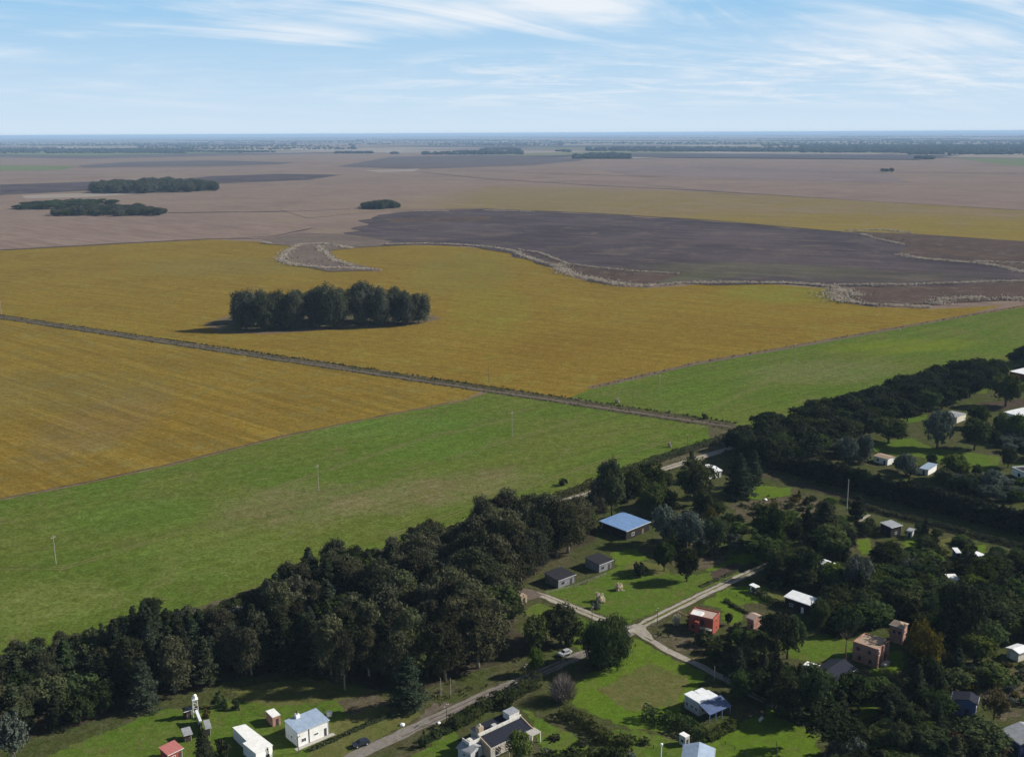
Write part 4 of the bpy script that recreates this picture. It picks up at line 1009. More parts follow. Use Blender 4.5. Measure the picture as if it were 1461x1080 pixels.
house('house', (1440, 530), (1475, 537), (1451, 523.5), 3.6, 'red-walled house with a white roof behind the far pines', 'red_wall', 'r_white', 'mono', .5, ops=[('f', .3, 1, 1.4, 1.2, 'window', 'frame_w'), ('f', .7, .05, .9, 2, 'door', 'frame_w')], ext=2)
house('house', (1431, 588), (1470, 598), (1447, 579.5), 3.4, 'house with a broad bright white roof among the garden trees', 'white', 'r_white', 'mono', .4, ops=[('f', .3, 1, 1.4, 1.2, 'window', 'frame_d'), ('f', .7, .05, .9, 2, 'door', 'frame_d')])
house('house', (1345, 592), (1366, 596), (1350, 585), 3.2, 'low house with a pale grey roof behind a round silvery tree', 'cream', 'r_grey', 'gablex', .6, ops=[('f', .3, 1, 1.2, 1.2, 'window', 'frame_d'), ('f', .7, .05, .9, 2, 'door', 'frame_d')])
house('house', (1444, 668), (1480, 684), (1462, 650), 3.0, 'flat-roofed house with white parapets at the garden lawn', 'white', 'r_dark', parapet=.7, ops=[('f', .3, .6, 1.6, 1.6, 'window', 'frame_d'), ('f', .7, .05, .9, 2, 'door', 'frame_d')])
house('house', (1246, 650.5), (1267, 656), (1252, 645.5), 2.9, 'small house with a tan roof above the tall dark hedge', 'white', 'r_tan', 'gablex', .6, ops=[('f', .3, 1, 1, 1, 'window', 'frame_d'), ('f', .75, .05, .9, 2, 'door', 'frame_d')])
house('shed', (1311, 668), (1325, 671), (1314, 659), 2.6, 'small pale blue-roofed shed tucked behind the tall dark hedge', 'white', 'r_bluegrey', 'mono', .5, cat='shed', ops=[('f', .5, .05, .9, 1.9, 'door', 'frame_d')])
house('house', (1011, 675), (1031, 671.5), (1002, 664), 3.0, 'house with a bright white roof where the gravel street ends', 'white', 'r_white', 'gablex', .6, ops=[('f', .3, 1, 1, 1, 'window', 'frame_d'), ('f', .75, .05, .9, 2, 'door', 'frame_d')])
house('house', (921, 709), (955, 714), (927, 700), 2.8, 'white-roofed house in deep shade under the big round tree', 'white', 'r_white', 'gablex', .6, ops=[('f', .3, 1, 1, 1, 'window', 'frame_d'), ('f', .75, .05, .9, 2, 'door', 'frame_d')])
house('house', (1166, 803), (1190, 812), (1174, 797), 3.2, 'pale-roofed cottage buried in trees near the topiary bush', 'grey_wall', 'r_white', 'gablex', .8, ops=[('f', .3, 1, 1, 1, 'window', 'frame_d'), ('f', .75, .05, .9, 2, 'door', 'frame_d')])
house('shed', (1356, 828.5), (1371, 828), (1345, 821), 3.0, 'shed with a cream roof among tall pines', 'tan_wall', 'r_whiteflat', 'mono', .4, cat='shed', ops=[('f', .5, .05, .9, 1.9, 'door', 'frame_d')])
house('shed', (1364, 789), (1372, 789), (1361, 783), 2.6, 'small shed with a white roof between two dark trees by the lane', 'blue_wall', 'r_white', 'mono', .4, cat='shed', ops=[('f', .5, .05, .9, 1.9, 'door', 'frame_d')])
house('shed', (1397, 795), (1404, 791), (1392, 789), 2.6, 'white hut at the end of a tiny bright lawn by the dark lane', 'white', 'r_white', 'mono', .4, cat='shed', ops=[('f', .5, .05, .9, 1.9, 'door', 'frame_d')])
house('shed', (1078, 839), (1084, 836.5), (1074, 833), 2.2, 'little white shed in the hedge below the topiary bush', 'white', 'r_white', 'mono', .2, cat='shed', ops=[('f', .5, .05, .9, 1.8, 'door', 'frame_d')])
house('hut', (744, 852), (752, 849.5), (741, 847), 2.4, 'little tan gatehouse at the head of the gravel lane', 'tan_wall', 'r_tan', cat='hut', ops=[('f', .5, .05, .8, 1.9, 'door', 'frame_d')])

# ------------------------------------------------------------------ poles
def pole(x, y, h, label, mat='pole_wood', arm=True, group=None, r=.15, name='power_pole'):
    o = empty(name, (x, y, 0), GA if x < -1e9 else 1.05); tag(o, label, 'pole', group)
    MB().tube([(0, 0, -.3), (0, 0, h * .5), (0, 0, h)], [r, r * .85, r * .65], 8).build('shaft', M[mat], o)
    if arm:
        MB().box(-.9, .9, -.06, .06, h - .5, h - .37).build('crossarm', M[mat], o)
        for u in (-.8, 0, .8): MB().lathe((u, 0, h - .37 if u else h), [(0, .05), (.12, .09), (.22, .03)], 6).build('insulator', M['white'], o)
    return o
for (bx, by, ty, lab) in ((80, 805, 765, 'pale power pole alone in the pasture nearest the wooded belt'), (454.6, 701, 664, 'pale power pole in the pasture below the near golden field'), (731, 624, 588, 'pale power pole in the middle of the pasture before the farm track'),
                          (941, 568, 535, 'pale power pole in the pasture just beyond the farm track'), (1134, 517, 491, 'pale power pole in the far pasture near the bare field edge'), (1283, 491, 470, 'thin pale power pole beside the bright yellow-green patch'), (1402, 468, 450, 'smallest pale power pole far along the pasture strip'),
                          (2, 449, 430, 'pale power pole where the farm track leaves the picture')):
    p = G(bx, by); h = 6
    while proj((p.x, p.y, h))[1] > ty: h += .1
    pole(p.x, p.y, h, lab, 'pole_wood', group='power poles across the pasture', r=.15)
for (bx, by, ty, lab) in ((697, 546, 520, 'thin dark post beside the farm track between golden fields'), (903, 575, 552, 'thin dark post beside the farm track below the far pasture'),
                          (844.6, 892, 866, 'dark wooden pole beside the big round willow and gravel lane'), (937.5, 893, 868, 'dark wooden pole at the gravel crossroads'), (750, 975, 948, 'dark wooden pole by the grey street near the tall hedge'),
                          (637.5, 1033, 1005, 'dark wooden pole by the grey street above the modern house'), (629, 993, 968, 'thin pale pole in weeds nearest the big spreading cedar'), (643, 993, 968, 'thin pale pole in weeds, second from the big spreading cedar'),
                          (1019, 970, 950, 'pale post on the shaded lane above the blue porch house'), (1107, 1080, 1058, 'thin dark post on the bright lawn near the umbrella pine'), (980, 650, 620, 'pole with crossarm at the hedge by the gravel street'), (426, 1075, 1050, 'wooden pole in front of the white cabin')):
    p = G(bx, by); h = 4
    while proj((p.x, p.y, h))[1] > ty: h += .1
    pole(p.x, p.y, h, lab, 'pole_wood' if 'pale' in lab else 'pole_dark', 'crossarm' in lab or 'wooden' in lab, r=.11)
p = G(1208, 729); h = 5
while proj((p.x, p.y, h))[1] > 684: h += .1
pole(p.x, p.y, h, 'thick pale concrete pole rising in front of the tall dark hedge', 'concrete', False, None, .2, 'concrete_pole')
p = G(943, 1090); h = 3
while proj((p.x, p.y, h))[1] > 1060: h += .1
o = empty('lamp_post', (p.x, p.y, 0)); tag(o, 'white post with a round white head beside the bottom lawn', 'lamp post')
MB().tube([(0, 0, -.2), (0, 0, h - .6)], [.14, .12], 10).build('post', M['white'], o)
MB().lathe((0, 0, h - .6), [(0, .12), (.1, .34), (.45, .36), (.6, .1)], 12).build('lamp_head', M['white'], o)

# ------------------------------------------------------------------ cars and small objects
M['car_dark'] = plain('dark_car_paint', (.02, .025, .04), .25, .5, .05)
M['car_silver'] = plain('silver_car_paint', (.5, .52, .54), .3, .5, .05, metal=.3)
M['car_blue'] = plain('pale_car_paint', (.45, .5, .55), .3, .5, .05)
M['tyre'] = plain('tyre_rubber', (.02, .02, .02), .9, .1, .1)
M['lampglass'] = plain('lamp_glass', (.7, .7, .68), .2, .5, .05)
ZTOP = .012 + .004 * LAYER[0]
print('ZTOP', ZTOP)
def car(px, py, rz, mat, label):
    p = G(px, py); o = empty('parked_car', (p.x, p.y, ZTOP), rz); tag(o, label, 'car')
    W = .86
    prof = [(-2.05, .45), (-2.1, .75), (-1.95, .95), (-.95, 1.0), (2.0, 1.02), (2.1, .8), (2.05, .45)]
    b = MB(); b.hexa([(u, -W, z) for u, z in prof], [(u, W, z) for u, z in prof]); b.build('body', M[mat], o)
    cab = [(-.95, 1.0), (-.3, 1.42), (1.2, 1.46), (1.95, 1.02)]
    b = MB(); b.hexa([(u, -W * .92 + (.1 if z > 1.1 else 0), z) for u, z in cab], [(u, W * .92 - (.1 if z > 1.1 else 0), z) for u, z in cab]); b.build('cabin', M[mat], o)
    MB().hexa([(-.93, -.68, 1.03), (-.93, .68, 1.03), (-.98, .68, 1.05), (-.98, -.68, 1.05)], [(-.31, -.62, 1.4), (-.31, .62, 1.4), (-.36, .62, 1.42), (-.36, -.62, 1.42)]).build('windscreen', M['glass'], o)
    for s in (-1, 1):
        y0, y1 = s * W * .9, s * (W * .9 + .02)
        MB().hexa([(-.6, min(y0, y1), 1.05), (1.5, min(y0, y1), 1.05), (1.5, max(y0, y1), 1.05), (-.6, max(y0, y1), 1.05)], [(-.25, min(y0, y1) - s * .07, 1.37), (1.15, min(y0, y1) - s * .07, 1.39), (1.15, max(y0, y1) - s * .07, 1.39), (-.25, max(y0, y1) - s * .07, 1.37)]).build('side_window', M['glass'], o)
        MB().box(-2.14, -2.08, s * .62 - .16, s * .62 + .16, .68, .82).build('headlight', M['lampglass'], o)
        for u in (-1.3, 1.3):
            w = MB().tube([(u, s * (W - .18), .33), (u, s * (W + .03), .33)], [.33, .33], 14).build('wheel', M['tyre'], o)
            MB().tube([(u, s * (W + .03), .33), (u, s * (W + .045), .33)], [.2, .19], 10).build('rim', M['steel'], w)
ra = math.atan2(.62, 1)
car(515, 1064, ra, 'car_dark', 'dark car parked on the verge of the grey street')
car(806, 935, ra + .1, 'car_silver', 'silver car in tree shade on the grey street')
def lump(px, py, r, label, name='boulder', mat='concrete', cat='boulder', sq=.7):
    p = G(px, py); rr = random.Random(int(px)); b = MB(); rows = []
    o = empty(name, (p.x, p.y, 0)); tag(o, label, cat)
    import bmesh
    bm = bmesh.new(); bmesh.ops.create_icosphere(bm, subdivisions=2, radius=r)
    for v in bm.verts: v.co *= rr.uniform(.85, 1.12); v.co.z = v.co.z * sq + r * .4
    me = bpy.data.meshes.new(name); bm.to_mesh(me); bm.free(); me.materials.append(M[mat]); link(bpy.data.objects.new('stone', me), o)
lump(574, 1035, .7, 'pale boulder on the grass verge beside the grey street', mat='white')
lump(626, 1032, .5, 'white boulder at the hedge end above the modern house', mat='white')
lump(1092, 714, .8, 'pale boulder beside the small bright lawn', mat='white')
p = G(470, 1021); o = empty('water_tank', (p.x, p.y, 0)); tag(o, 'squat white water tank behind the white cabin', 'water tank')
MB().lathe((0, 0, 0), [(0, .75), (1.0, .78), (1.15, .7), (1.3, .2)], 16).build('tank', M['white'], o); MB().lathe((0, 0, 1.3), [(0, .22), (.1, .22)], 10).build('lid', M['steel'], o)
p = G(1086, 1028); o = empty('garden_bench', (p.x, p.y, 0), .9); tag(o, 'white garden bench at the edge of the bottom lawn', 'bench')
MB().box(-1, 1, -.22, .22, .42, .48).build('seat', M['white'], o); MB().box(-1, 1, .22, .28, .5, .9).build('backrest', M['white'], o)
for u in (-.85, .85): MB().box(u - .05, u + .05, -.2, .2, 0, .42).build('leg', M['white'], o)

# ------------------------------------------------------------------ hedges
def hedge(px, w, h, mat, label, dens=11, leaf=(.2, .32), jit=.25, seed=1):
    w *= 1.35; pts = densify(gl(*px), 1.5, 0, False); r = np.random.default_rng(seed)
    P, N, T = [], [], []
    for k in range(len(pts) - 1):
        a, b = pts[k], pts[k + 1]; d = (b - a); L = d.length; d = d.normalized(); n = Vector((-d.y, d.x, 0))
        hh = h * (1 + r.uniform(-jit, jit)); ww = w * (1 + r.uniform(-jit, jit))
        m = int(L * (2 * hh + ww) * dens)
        th = r.uniform(0, math.pi, m)
        q = np.sign(np.cos(th)) * np.abs(np.cos(th)) ** .5 * ww / 2; zz = np.abs(np.sin(th)) ** .55 * hh
        low = r.random(m) < .3; zz[low] *= r.random(low.sum())
        u = r.uniform(0, L, m)
        pp = np.stack([a.x + d.x * u + n.x * q, a.y + d.y * u + n.y * q, zz], 1) + r.normal(size=(m, 3)) * .12; pp[:, 2] = np.maximum(pp[:, 2], .05)
        P.append(pp); N.append(np.stack([n.x * np.cos(th), n.y * np.cos(th), np.sin(th) + .3], 1) + r.normal(size=(m, 3)) * .5)
        c = r.random(); T.append(c * .5 + r.uniform(0, .5, m))
    P = np.concatenate(P); c = P.mean(axis=0); c[2] = 0
    me = cards_mesh('hedge', P - c, np.concatenate(N), leaf[0], leaf[1], mat, np.concatenate(T))
    o = link(bpy.data.objects.new('hedge', me)); o.location = c; tag(o, label, 'hedge')
hedge([(1038, 626), (940, 658), (835, 697)], 2.6, 2.6, M['hedge'], 'dark field hedge along the gravel street, beyond the blue roof', seed=1)
hedge([(833, 698), (750, 727), (640, 762)], 2.6, 2.4, M['hedge'], 'dark field hedge behind the tallest eucalyptus trees', seed=2)
hedge([(420, 834), (355, 856), (300, 876)], 2.6, 2.2, M['hedge'], 'brownish field hedge at the corner of the pasture', seed=3)
hedge([(645, 1040), (690, 1013), (735, 992), (768, 975)], 2.6, 3.0, M['hedge'], 'tall dark hedge between the grey street and the modern house', seed=4)
hedge([(918, 1025), (950, 1033), (985, 1045), (1010, 1060)], 2.4, 3.2, M['broad'], 'clipped green hedge below the house with the blue porch', seed=5)
hedge([(1010, 1056), (1030, 1046), (1048, 1036)], 2.0, 1.8, M['broad'], 'low bushy hedge at the corner of the bright lawn', seed=6)
hedge([(800, 1022), (830, 1030), (850, 1048), (872, 1062), (905, 1070)], 2.6, 2.6, M['hedge'], 'loose dark hedge between two lawns below the mown patch', seed=7)
hedge([(775, 1092), (800, 1082), (850, 1078), (890, 1082)], 2.2, 2.0, M['hedge'], 'dark bushy hedge along the bottom of the lawn', seed=8)
hedge([(440, 1072), (490, 1050), (530, 1032), (560, 1020)], .9, .7, M['hedge'], 'thin low hedge in front of the white cabin', dens=16, seed=9)
hedge([(1075, 845), (1095, 858), (1120, 868)], 1.8, 1.8, M['hedge'], 'dark low hedge running down from the topiary bush', seed=10)
hedge([(600, 1062), (625, 1050), (655, 1035)], 1.6, 1.4, M['broad'], 'low hedge by the street in front of the modern house', seed=11)
hedge([(1000, 838), (1075, 805)], .9, .6, M['weed'], 'low weedy fence line along the upper gravel lane', dens=14, seed=12)
hedge([(1035, 858), (1050, 868), (1066, 876)], .9, .9, M['hedge'], 'short clipped hedge across the lawn behind the red house', dens=16, seed=13)

def fence(px, label, mat='pole_dark', h=1.1):
    pts = densify(gl(*px), 3.0, 0, False); a = pts[0]
    o = empty('fence', (a.x, a.y, 0)); tag(o, label, 'fence')
    for p in pts: q = p - a; MB().box(q.x - .07, q.x + .07, q.y - .07, q.y + .07, -.2, h).build('fence_post', M[mat], o)
    for z in (.35, .7, 1.02):
        b = MB(); b.tube([(p.x - a.x, p.y - a.y, z) for p in pts], [.025] * len(pts), 4); b.build('rail', M[mat], o)
fence([(412, 984), (440, 1000), (474, 1024)], 'thin dark fence slanting down behind the white cabin')
fence([(330, 990), (362, 1012), (378, 1022)], 'thin dark fence between the garden lawn and the brick shed')
fence([(1035, 1062), (1062, 1078), (1085, 1092)], 'dark fence at the lower edge of the bright bottom lawn')
fence([(885, 1045), (915, 1058), (950, 1078)], 'dark fence beside the lamp post lawn')
fence([(778, 848), (820, 838), (866, 820)], 'pale wire fence in front of the two black-roofed cabins', 'pole_wood')
fence([(1040, 846), (1062, 858), (1095, 872)], 'dark fence across the lawn behind the red house')

# ------------------------------------------------------------------ reeds and weeds (nobody could count these)
def tufts(name, lines, dens, w, h, mat, seed=1, per=9, leaf=.22, z0=0.0):
    r = np.random.default_rng(seed); B = []
    for pts, wd in lines:
        for a, b in zip(pts, pts[1:]):
            L = (b - a).length; m = max(1, int(L * wd * w * dens)); u = r.random(m)
            d = (b - a).normalized(); n = Vector((-d.y, d.x, 0)); q = r.normal(size=m) * wd * w * .36 * r.uniform(.5, 1.6, m)
            keep = (np.sin(u * L * .11 + a.x) + np.sin(u * L * .037 + a.y) + r.normal(size=m) * .7) > -1.5
            B.append(np.stack([a.x + (b.x - a.x) * u + n.x * q, a.y + (b.y - a.y) * u + n.y * q, np.zeros(m)], 1)[keep])
    B = np.concatenate(B); n = len(B); hh = h * r.uniform(.5, 1.25, n)
    P = np.repeat(B, per, 0); H = np.repeat(hh, per)
    P = P + r.normal(size=P.shape) * (H[:, None] * .28) * (1, 1, 0); P[:, 2] = H * r.uniform(.15, 1.0, len(P)) + z0
    N = r.normal(size=P.shape) * (1, 1, .5); N[:, 2] += .35
    T = np.repeat(r.uniform(0, .6, n), per) + r.uniform(0, .4, len(P))
    me = cards_mesh(name, P, N, H * leaf, H * leaf * 1.9, mat, T, (0, 0, 1))
    tag(link(bpy.data.objects.new(name, me)), kind='stuff')
RL = [(gl((400, 373), (408, 361), (427, 350.5), (455, 348.5), (480, 350.5), (500, 355.5)), 1.0), (gl((400, 373), (427, 380), (463.5, 383.4), (504.6, 384.2), (543.6, 386.7)), 1.1), (gl((455, 352), (462, 360), (474, 371), (500, 380)), .8),
      (gl((368, 345), (388, 349)), .8), (gl((550, 350), (600, 348.5), (650, 350), (700, 353.5), (735, 359.5), (748, 367), (775, 376.5), (800, 381)), .8), (gl((795, 378), (806, 390), (822, 395), (850, 400), (890, 408), (930, 409.5)), 1.5),
      (gl((930, 409.5), (970, 405), (1060, 404.5), (1120, 405), (1180, 408.5), (1198, 413)), 1.0), (gl((1195, 412), (1194, 428), (1215, 433)), 2.0), (gl((1198, 414), (1222, 424)), 1.6), (gl((1200, 431), (1240, 436), (1290, 438), (1330, 439.5)), .9), (gl((1335, 436), (1350, 427), (1400, 427), (1461, 428), (1560, 429)), 1.5),
      (gl((740, 357), (770, 362), (810, 378), (850, 383), (900, 388), (970, 392)), .45), (gl((1190, 408), (1300, 407.5), (1400, 404), (1461, 402.5), (1560, 400)), .7), (gl((1208, 330), (1260, 329), (1300, 333.5)), .9), (gl((1228, 335), (1260, 344), (1290, 350)), .6),
      (gl((1280, 364), (1320, 371), (1400, 377), (1430, 382), (1461, 390), (1520, 398)), 1.1), (gl((1390, 374), (1461, 377), (1540, 379)), 1.0), (gl((590, 302), (640, 302.5)), .8), (gl((690, 301), (762, 303)), .9)]
tufts('reeds', RL, .75, 7.5, 1.15, M['reed'], 1, z0=.8)
tufts('dry_reeds', [(a, b * 1.3) for a, b in RL], .07, 11, 1.4, M['reed_dark'], 2, z0=.8)
tufts('dry_reeds', [(gl((760, 368), (800, 378), (900, 396)), 2.5), (gl((410, 368), (470, 378)), 2.0), (gl((1215, 338), (1300, 345)), 2)], .012, 15, 1.4, M['reed_dark'], 3, z0=.8)
TR = lambda o_, a=0, b=1: [on_track(a + (b - a) * k / 40, o_) for k in range(41)]
tufts('weeds', [(TR(6.2), 1.3), (TR(-6.0), 1.3), (TR(.2), 1)], .5, 1.8, .6, M['weed'], 4)
tufts('weeds', [(TR(6.4, .5), 1)], .4, 2.2, .9, M['hedge'], 5)
tufts('weeds', [(TR(5.2), 1), (TR(-5.2, 0, .6), .8)], .4, 1.8, .6, M['hedge'], 9)
tufts('weeds', [(gl((845, 553), (1000, 517), (1240, 475), (1461, 437)), 1)], .25, 2, .7, M['weed'], 6)
tufts('weeds', [(gl((690, 980), (760, 950), (800, 935)), 3), (gl((610, 1000), (680, 975)), 3), (gl((930, 905), (1000, 925)), 3), (gl((985, 795), (1050, 790)), 3.5), (gl((1350, 965), (1461, 975)), 6), (gl((1415, 825), (1461, 825)), 4), (gl((1060, 725), (1160, 720)), 5)], .3, 2, 1.0, M['weed'], 7)
tufts('weeds', [(gl((0, 982), (160, 935), (355, 867), (640, 776), (835, 712), (1045, 644)), 1.5), (gl((0, 966), (355, 852), (640, 760), (835, 698)), 1)], .4, 2, .7, M['weed'], 8)

# ------------------------------------------------------------------ trees one by one
T = tree_span
T('willow', 826, 904, 886, 950, 'big round dark weeping tree beside the gravel crossroads')
T('broad', 768, 832, 868, 918, 'dark spreading tree on the grass below the gravel lane', None)
T('shrub', 798, 822, 896, 922, 'pale green bush under the dark spreading tree')
T('broad', 742, 785, 880, 930, 'dark tree between the eucalyptus wall and the spreading tree')
T('light', 752, 778, 925, 962, 'slender small green tree at the edge of the grey street')
T('bare', 775, 832, 958, 1000, 'wide bare purplish shrub beside the mown lawn')
T('shrub_dark', 712, 738, 990, 1010, 'round dark shrub at the tall hedge by the grey street')
T('cedar', 546, 620, 935, 1012, 'large spreading cedar beside the grey street, alone at the wood edge')
T('euc', 472, 512, 895, 984, 'slender tree with a bare trunk standing on the shaded lawn edge')
T('light', 722, 762, 1042, 1092, 'columnar yellow-green tree in front of the modern house')
T('broad', 958, 1024, 661, 722, 'big dense dark green tree above the blue roof')
T('pine', 968, 1002, 642, 688, 'dark conifer touching the gravel street, beside the big dense tree')
T('cedar', 1020, 1088, 648, 708, 'tall layered cedar beside the house at the street end')
T('pine', 1058, 1092, 640, 694, 'purplish dark conifer just behind the layered cedar')
T('silver', 925, 968, 722, 776, 'feathery silver-grey tree right beside the blue roof')
T('silver', 955, 1003, 730, 782, 'feathery silver-grey tree in front of the big dense tree')
T('rust', 1004, 1024, 724, 752, 'small bright yellow-green bushy tree in the thicket')
T('broad', 1066, 1130, 724, 786, 'rounded black-green tree casting shade on the grass verge')
T('pine', 1148, 1206, 714, 762, 'dark sloping conifer behind the scrubby garden')
T('cypress', 1210, 1238, 705, 740, 'dark cypress next to the concrete pole')
T('broad', 1087, 1130, 786, 828, 'dense round topiary bush at the end of the upper lane')
T('broad', 1128, 1172, 784, 832, 'dark rounded tree hugging the topiary bush')
T('light', 1158, 1212, 752, 792, 'pale green leafy tree above the buried cottage')
T('light', 1165, 1215, 805, 840, 'lighter green tree below the buried cottage')
T('silver', 1200, 1245, 795, 850, 'grey-green tree in the middle of the village thicket')
T('umbrella', 1075, 1135, 877, 950, 'umbrella pine with a tall bare trunk beside the cottage')
T('umbrella', 1178, 1232, 868, 958, 'dark pine with a long bare trunk in front of the brick house lawn')
T('umbrella', 1120, 1236, 1018, 1085, 'very wide umbrella pine by the bottom lawn')
T('rust', 1284, 1346, 892, 962, 'olive-brown bushy tree beside the square brick house')
T('pine_dense', 1328, 1402, 822, 928, 'huge dark pine towering over the village thicket')
T('broad', 1188, 1242, 962, 1008, 'rounded green tree in front of the dark gabled house')
T('broad', 1130, 1192, 955, 1025, 'large green tree leaning over the shaded lane')
T('pine', 1085, 1125, 925, 1010, 'tall dark pine in the thicket below the cottage')
T('silver', 1185, 1235, 1050, 1095, 'grey-green tree before the wide umbrella pine')
T('broad', 1258, 1300, 1035, 1090, 'dark tree rising from the bottom thicket near the umbrella pine')
T('cedar', 1310, 1360, 1000, 1060, 'bluish conifer beside the slate-blue house')
T('russet', 1345, 1390, 1048, 1092, 'russet-brown tree at the bottom of the thicket')
T('russet', 1408, 1440, 1062, 1095, 'small russet tree below the skylight house')
T('rust', 1395, 1440, 985, 1030, 'olive yellow tree beside the slate-blue house')
T('silver', -8, 50, 1022, 1085, 'big grey-green tree on the lawn corner beneath the wood')
T('pine', 272, 312, 1040, 1092, 'dark conifer beside the lean-to on the lawn')
T('shrub_dark', 303, 332, 1052, 1080, 'dark bush between the conifer and the white store')
T('shrub', 330, 346, 996, 1012, 'dark green bush at the corner of the garden lawn')
T('gorse', 288, 302, 1010, 1024, 'yellow-green bush beside the little white tower')
T('shrub_light', 300, 328, 988, 1010, 'loose olive bush behind the little white tower')
T('shrub', 378, 386, 1068, 1082, 'leafy bush at the end of the white store')
T('shrub', 596, 612, 1048, 1066, 'round dark bush near the low street hedge')
T('shrub_light', 960, 974, 1016, 1030, 'small round bush alone on the mown lawn edge')
T('shrub_dark', 978, 990, 875, 892, 'dark bush at the corner of the red house')
T('shrub_dark', 985, 1015, 902, 920, 'leafy shrub hiding the foot of the red house')
T('shrub_light', 1008, 1030, 905, 922, 'light shrub at the orange-framed end of the red house')
T('broad', 1033, 1046, 876, 892, 'small round tree on the lawn behind the red house')
T('shrub_light', 1044, 1062, 888, 906, 'rounded pale green bush below the small round tree')
T('pampas', 848, 864, 845, 858, 'pale pampas clump on the lawn nearest the cabins')
T('pampas', 876, 890, 832, 842, 'pale pampas clump higher on the lawn behind the first')
T('shrub_silver', 843, 858, 858, 868, 'low grey-green bush on the lawn by the gravel lane')
T('pampas', 958, 972, 876, 892, 'pampas clump on the verge by the red house')
T('pampas', 951, 959, 630, 638, 'pale pampas clump at the pasture hedge')
T('shrub_dark', 892, 906, 684, 696, 'single dark bush at the pasture side of the hedge')
T('shrub_dark', 795, 812, 682, 692, 'lone dark bush beside the pasture hedge, above the tall eucalyptus')
T('pampas', 877, 884, 568, 575, 'pampas clump on the far side of the farm track')
T('shrub_dark', 1000, 1010, 589, 598, 'dark bush near the end of the farm track')
T('silver', 1314, 1360, 585, 640, 'round silvery tree in the garden beyond the tall hedge')
T('broad', 1364, 1416, 600, 642, 'dark domed tree in the garden beyond the tall hedge')
T('broad', 1378, 1412, 578, 610, 'blue-green tree just behind the dark domed tree')
T('light', 1415, 1445, 590, 628, 'light open tree in front of the broad white roof')
T('light', 1436, 1461, 592, 630, 'yellowish tree at the end of the broad white roof')
T('light', 1338, 1384, 648, 684, 'soft light green tree behind the tall dark hedge')
T('silver', 1276, 1308, 648, 680, 'grey-green tree behind the tall dark hedge by the tan roof')
T('silver', 1220, 1246, 620, 662, 'pale grey tree at the near end of the garden lawn')
T('silver', 1395, 1432, 672, 704, 'silvery tree at the far end of the tall hedge')
T('silver', 1190, 1225, 625, 665, 'pale feathery tree beside the dark pines and tall hedge')
T('broad', 1320, 1337, 648, 666, 'small dark tree on the garden lawn by the blue-roofed shed')
T('broad', 1384, 1402, 664, 684, 'small black-green tree on the garden lawn by the silvery tree')
T('broad', 1424, 1452, 640, 668, 'dark purple-leaved tree beside the white parapet house')
T('broad', 1408, 1461, 535, 580, 'dark domed tree below the red-walled house')
T('broad', 1240, 1295, 598, 632, 'spreading dark tree in front of the pine row')
T('cypress', 1312, 1326, 738, 768, 'small dark cypress beside the dark lane')
T('broad', 850, 895, 655, 740, 'dark tree between the gravel street and the blue roof')
T('euc', 832, 868, 690, 745, 'loose grey tree at the near corner of the blue roof')
T('broad', 880, 925, 672, 712, 'dark tree hiding the bend of the gravel street')
T('broad', 905, 950, 662, 705, 'dark tree beside the white roof in deep shade')
T('euc', 845, 880, 660, 715, 'grey eucalyptus in front of the gravel street')
T('broad', 985, 1018, 700, 745, 'dark bushy tree between the silver trees and the layered cedar')
T('broad', 1000, 1040, 740, 790, 'dark tree above the bare soil patch')
T('broad', 930, 965, 775, 815, 'dark shrubby tree at the top of the lawn')
T('broad', 960, 1000, 785, 830, 'dark tree overhanging the upper lawn edge')
T('shrub_dark', 900, 925, 800, 822, 'dark spreading shrub on the lawn under the blue roof')
T('broad', 912, 950, 692, 738, 'dark tree standing before the white-roofed house in deep shade')
T('broad', 936, 968, 700, 736, 'dark tree between the white-roofed house and the silver trees')
T('broad', 1096, 1150, 880, 940, 'dark tree under the long bare-trunked umbrella pine')
T('broad', 1150, 1185, 855, 900, 'dark tree in front of the long pale-roofed house')
T('light', 860, 885, 690, 730, 'thin light tree at the corner of the blue roof')

# ------------------------------------------------------------------ wooded areas
BELT = {'golden_leaved_tree': 'golden olive tree in the wood between pasture and village', 'eucalyptus_tree': 'tall loose dark eucalyptus in the wood between pasture and village', 'pine_tree': 'dark layered pine in the wood between pasture and village', 'cedar_tree': 'bluish cedar in the wood between pasture and village',
        'broadleaf_tree': 'bushy broadleaf tree in the wood between pasture and village', 'olive_tree': 'grey-green tree in the wood between pasture and village', '*': 'tree in the wood between pasture and village'}
SKY_BELT = [(-60, 905), (0, 905), (50, 886), (80, 900), (118, 893), (165, 882), (222, 846), (240, 862), (300, 862), (345, 872), (375, 815), (400, 800), (415, 790), (440, 778), (462, 762), (500, 768), (550, 760), (600, 742), (672, 736), (682, 700), (705, 692), (725, 692), (745, 702), (785, 702), (825, 703), (850, 715), (870, 725)]
def kb(x, r):
    q = r.random()
    if x < 150: return ('euc', 8, 13, 1.1) if q < .45 else ('pine', 9, 14, 1.1) if q < .75 else ('broad', 7, 10, 1)
    if x < 470: return ('pine', 11, 18, 1.05) if q < .45 else ('cedar', 11, 16, 1) if q < .68 else ('euc', 12, 17, 1)
    if x < 640: return ('euc', 13, 18, 1.05) if q < .55 else ('pine', 11, 17, 1) if q < .75 else ('broad', 9, 13, 1.1) if q < .93 else ('rust', 9, 12, 1)
    return ('euc', 15, 21, 1.1) if q < .7 else ('broad', 9, 14, 1.1) if q < .92 else ('pine', 12, 16, 1)
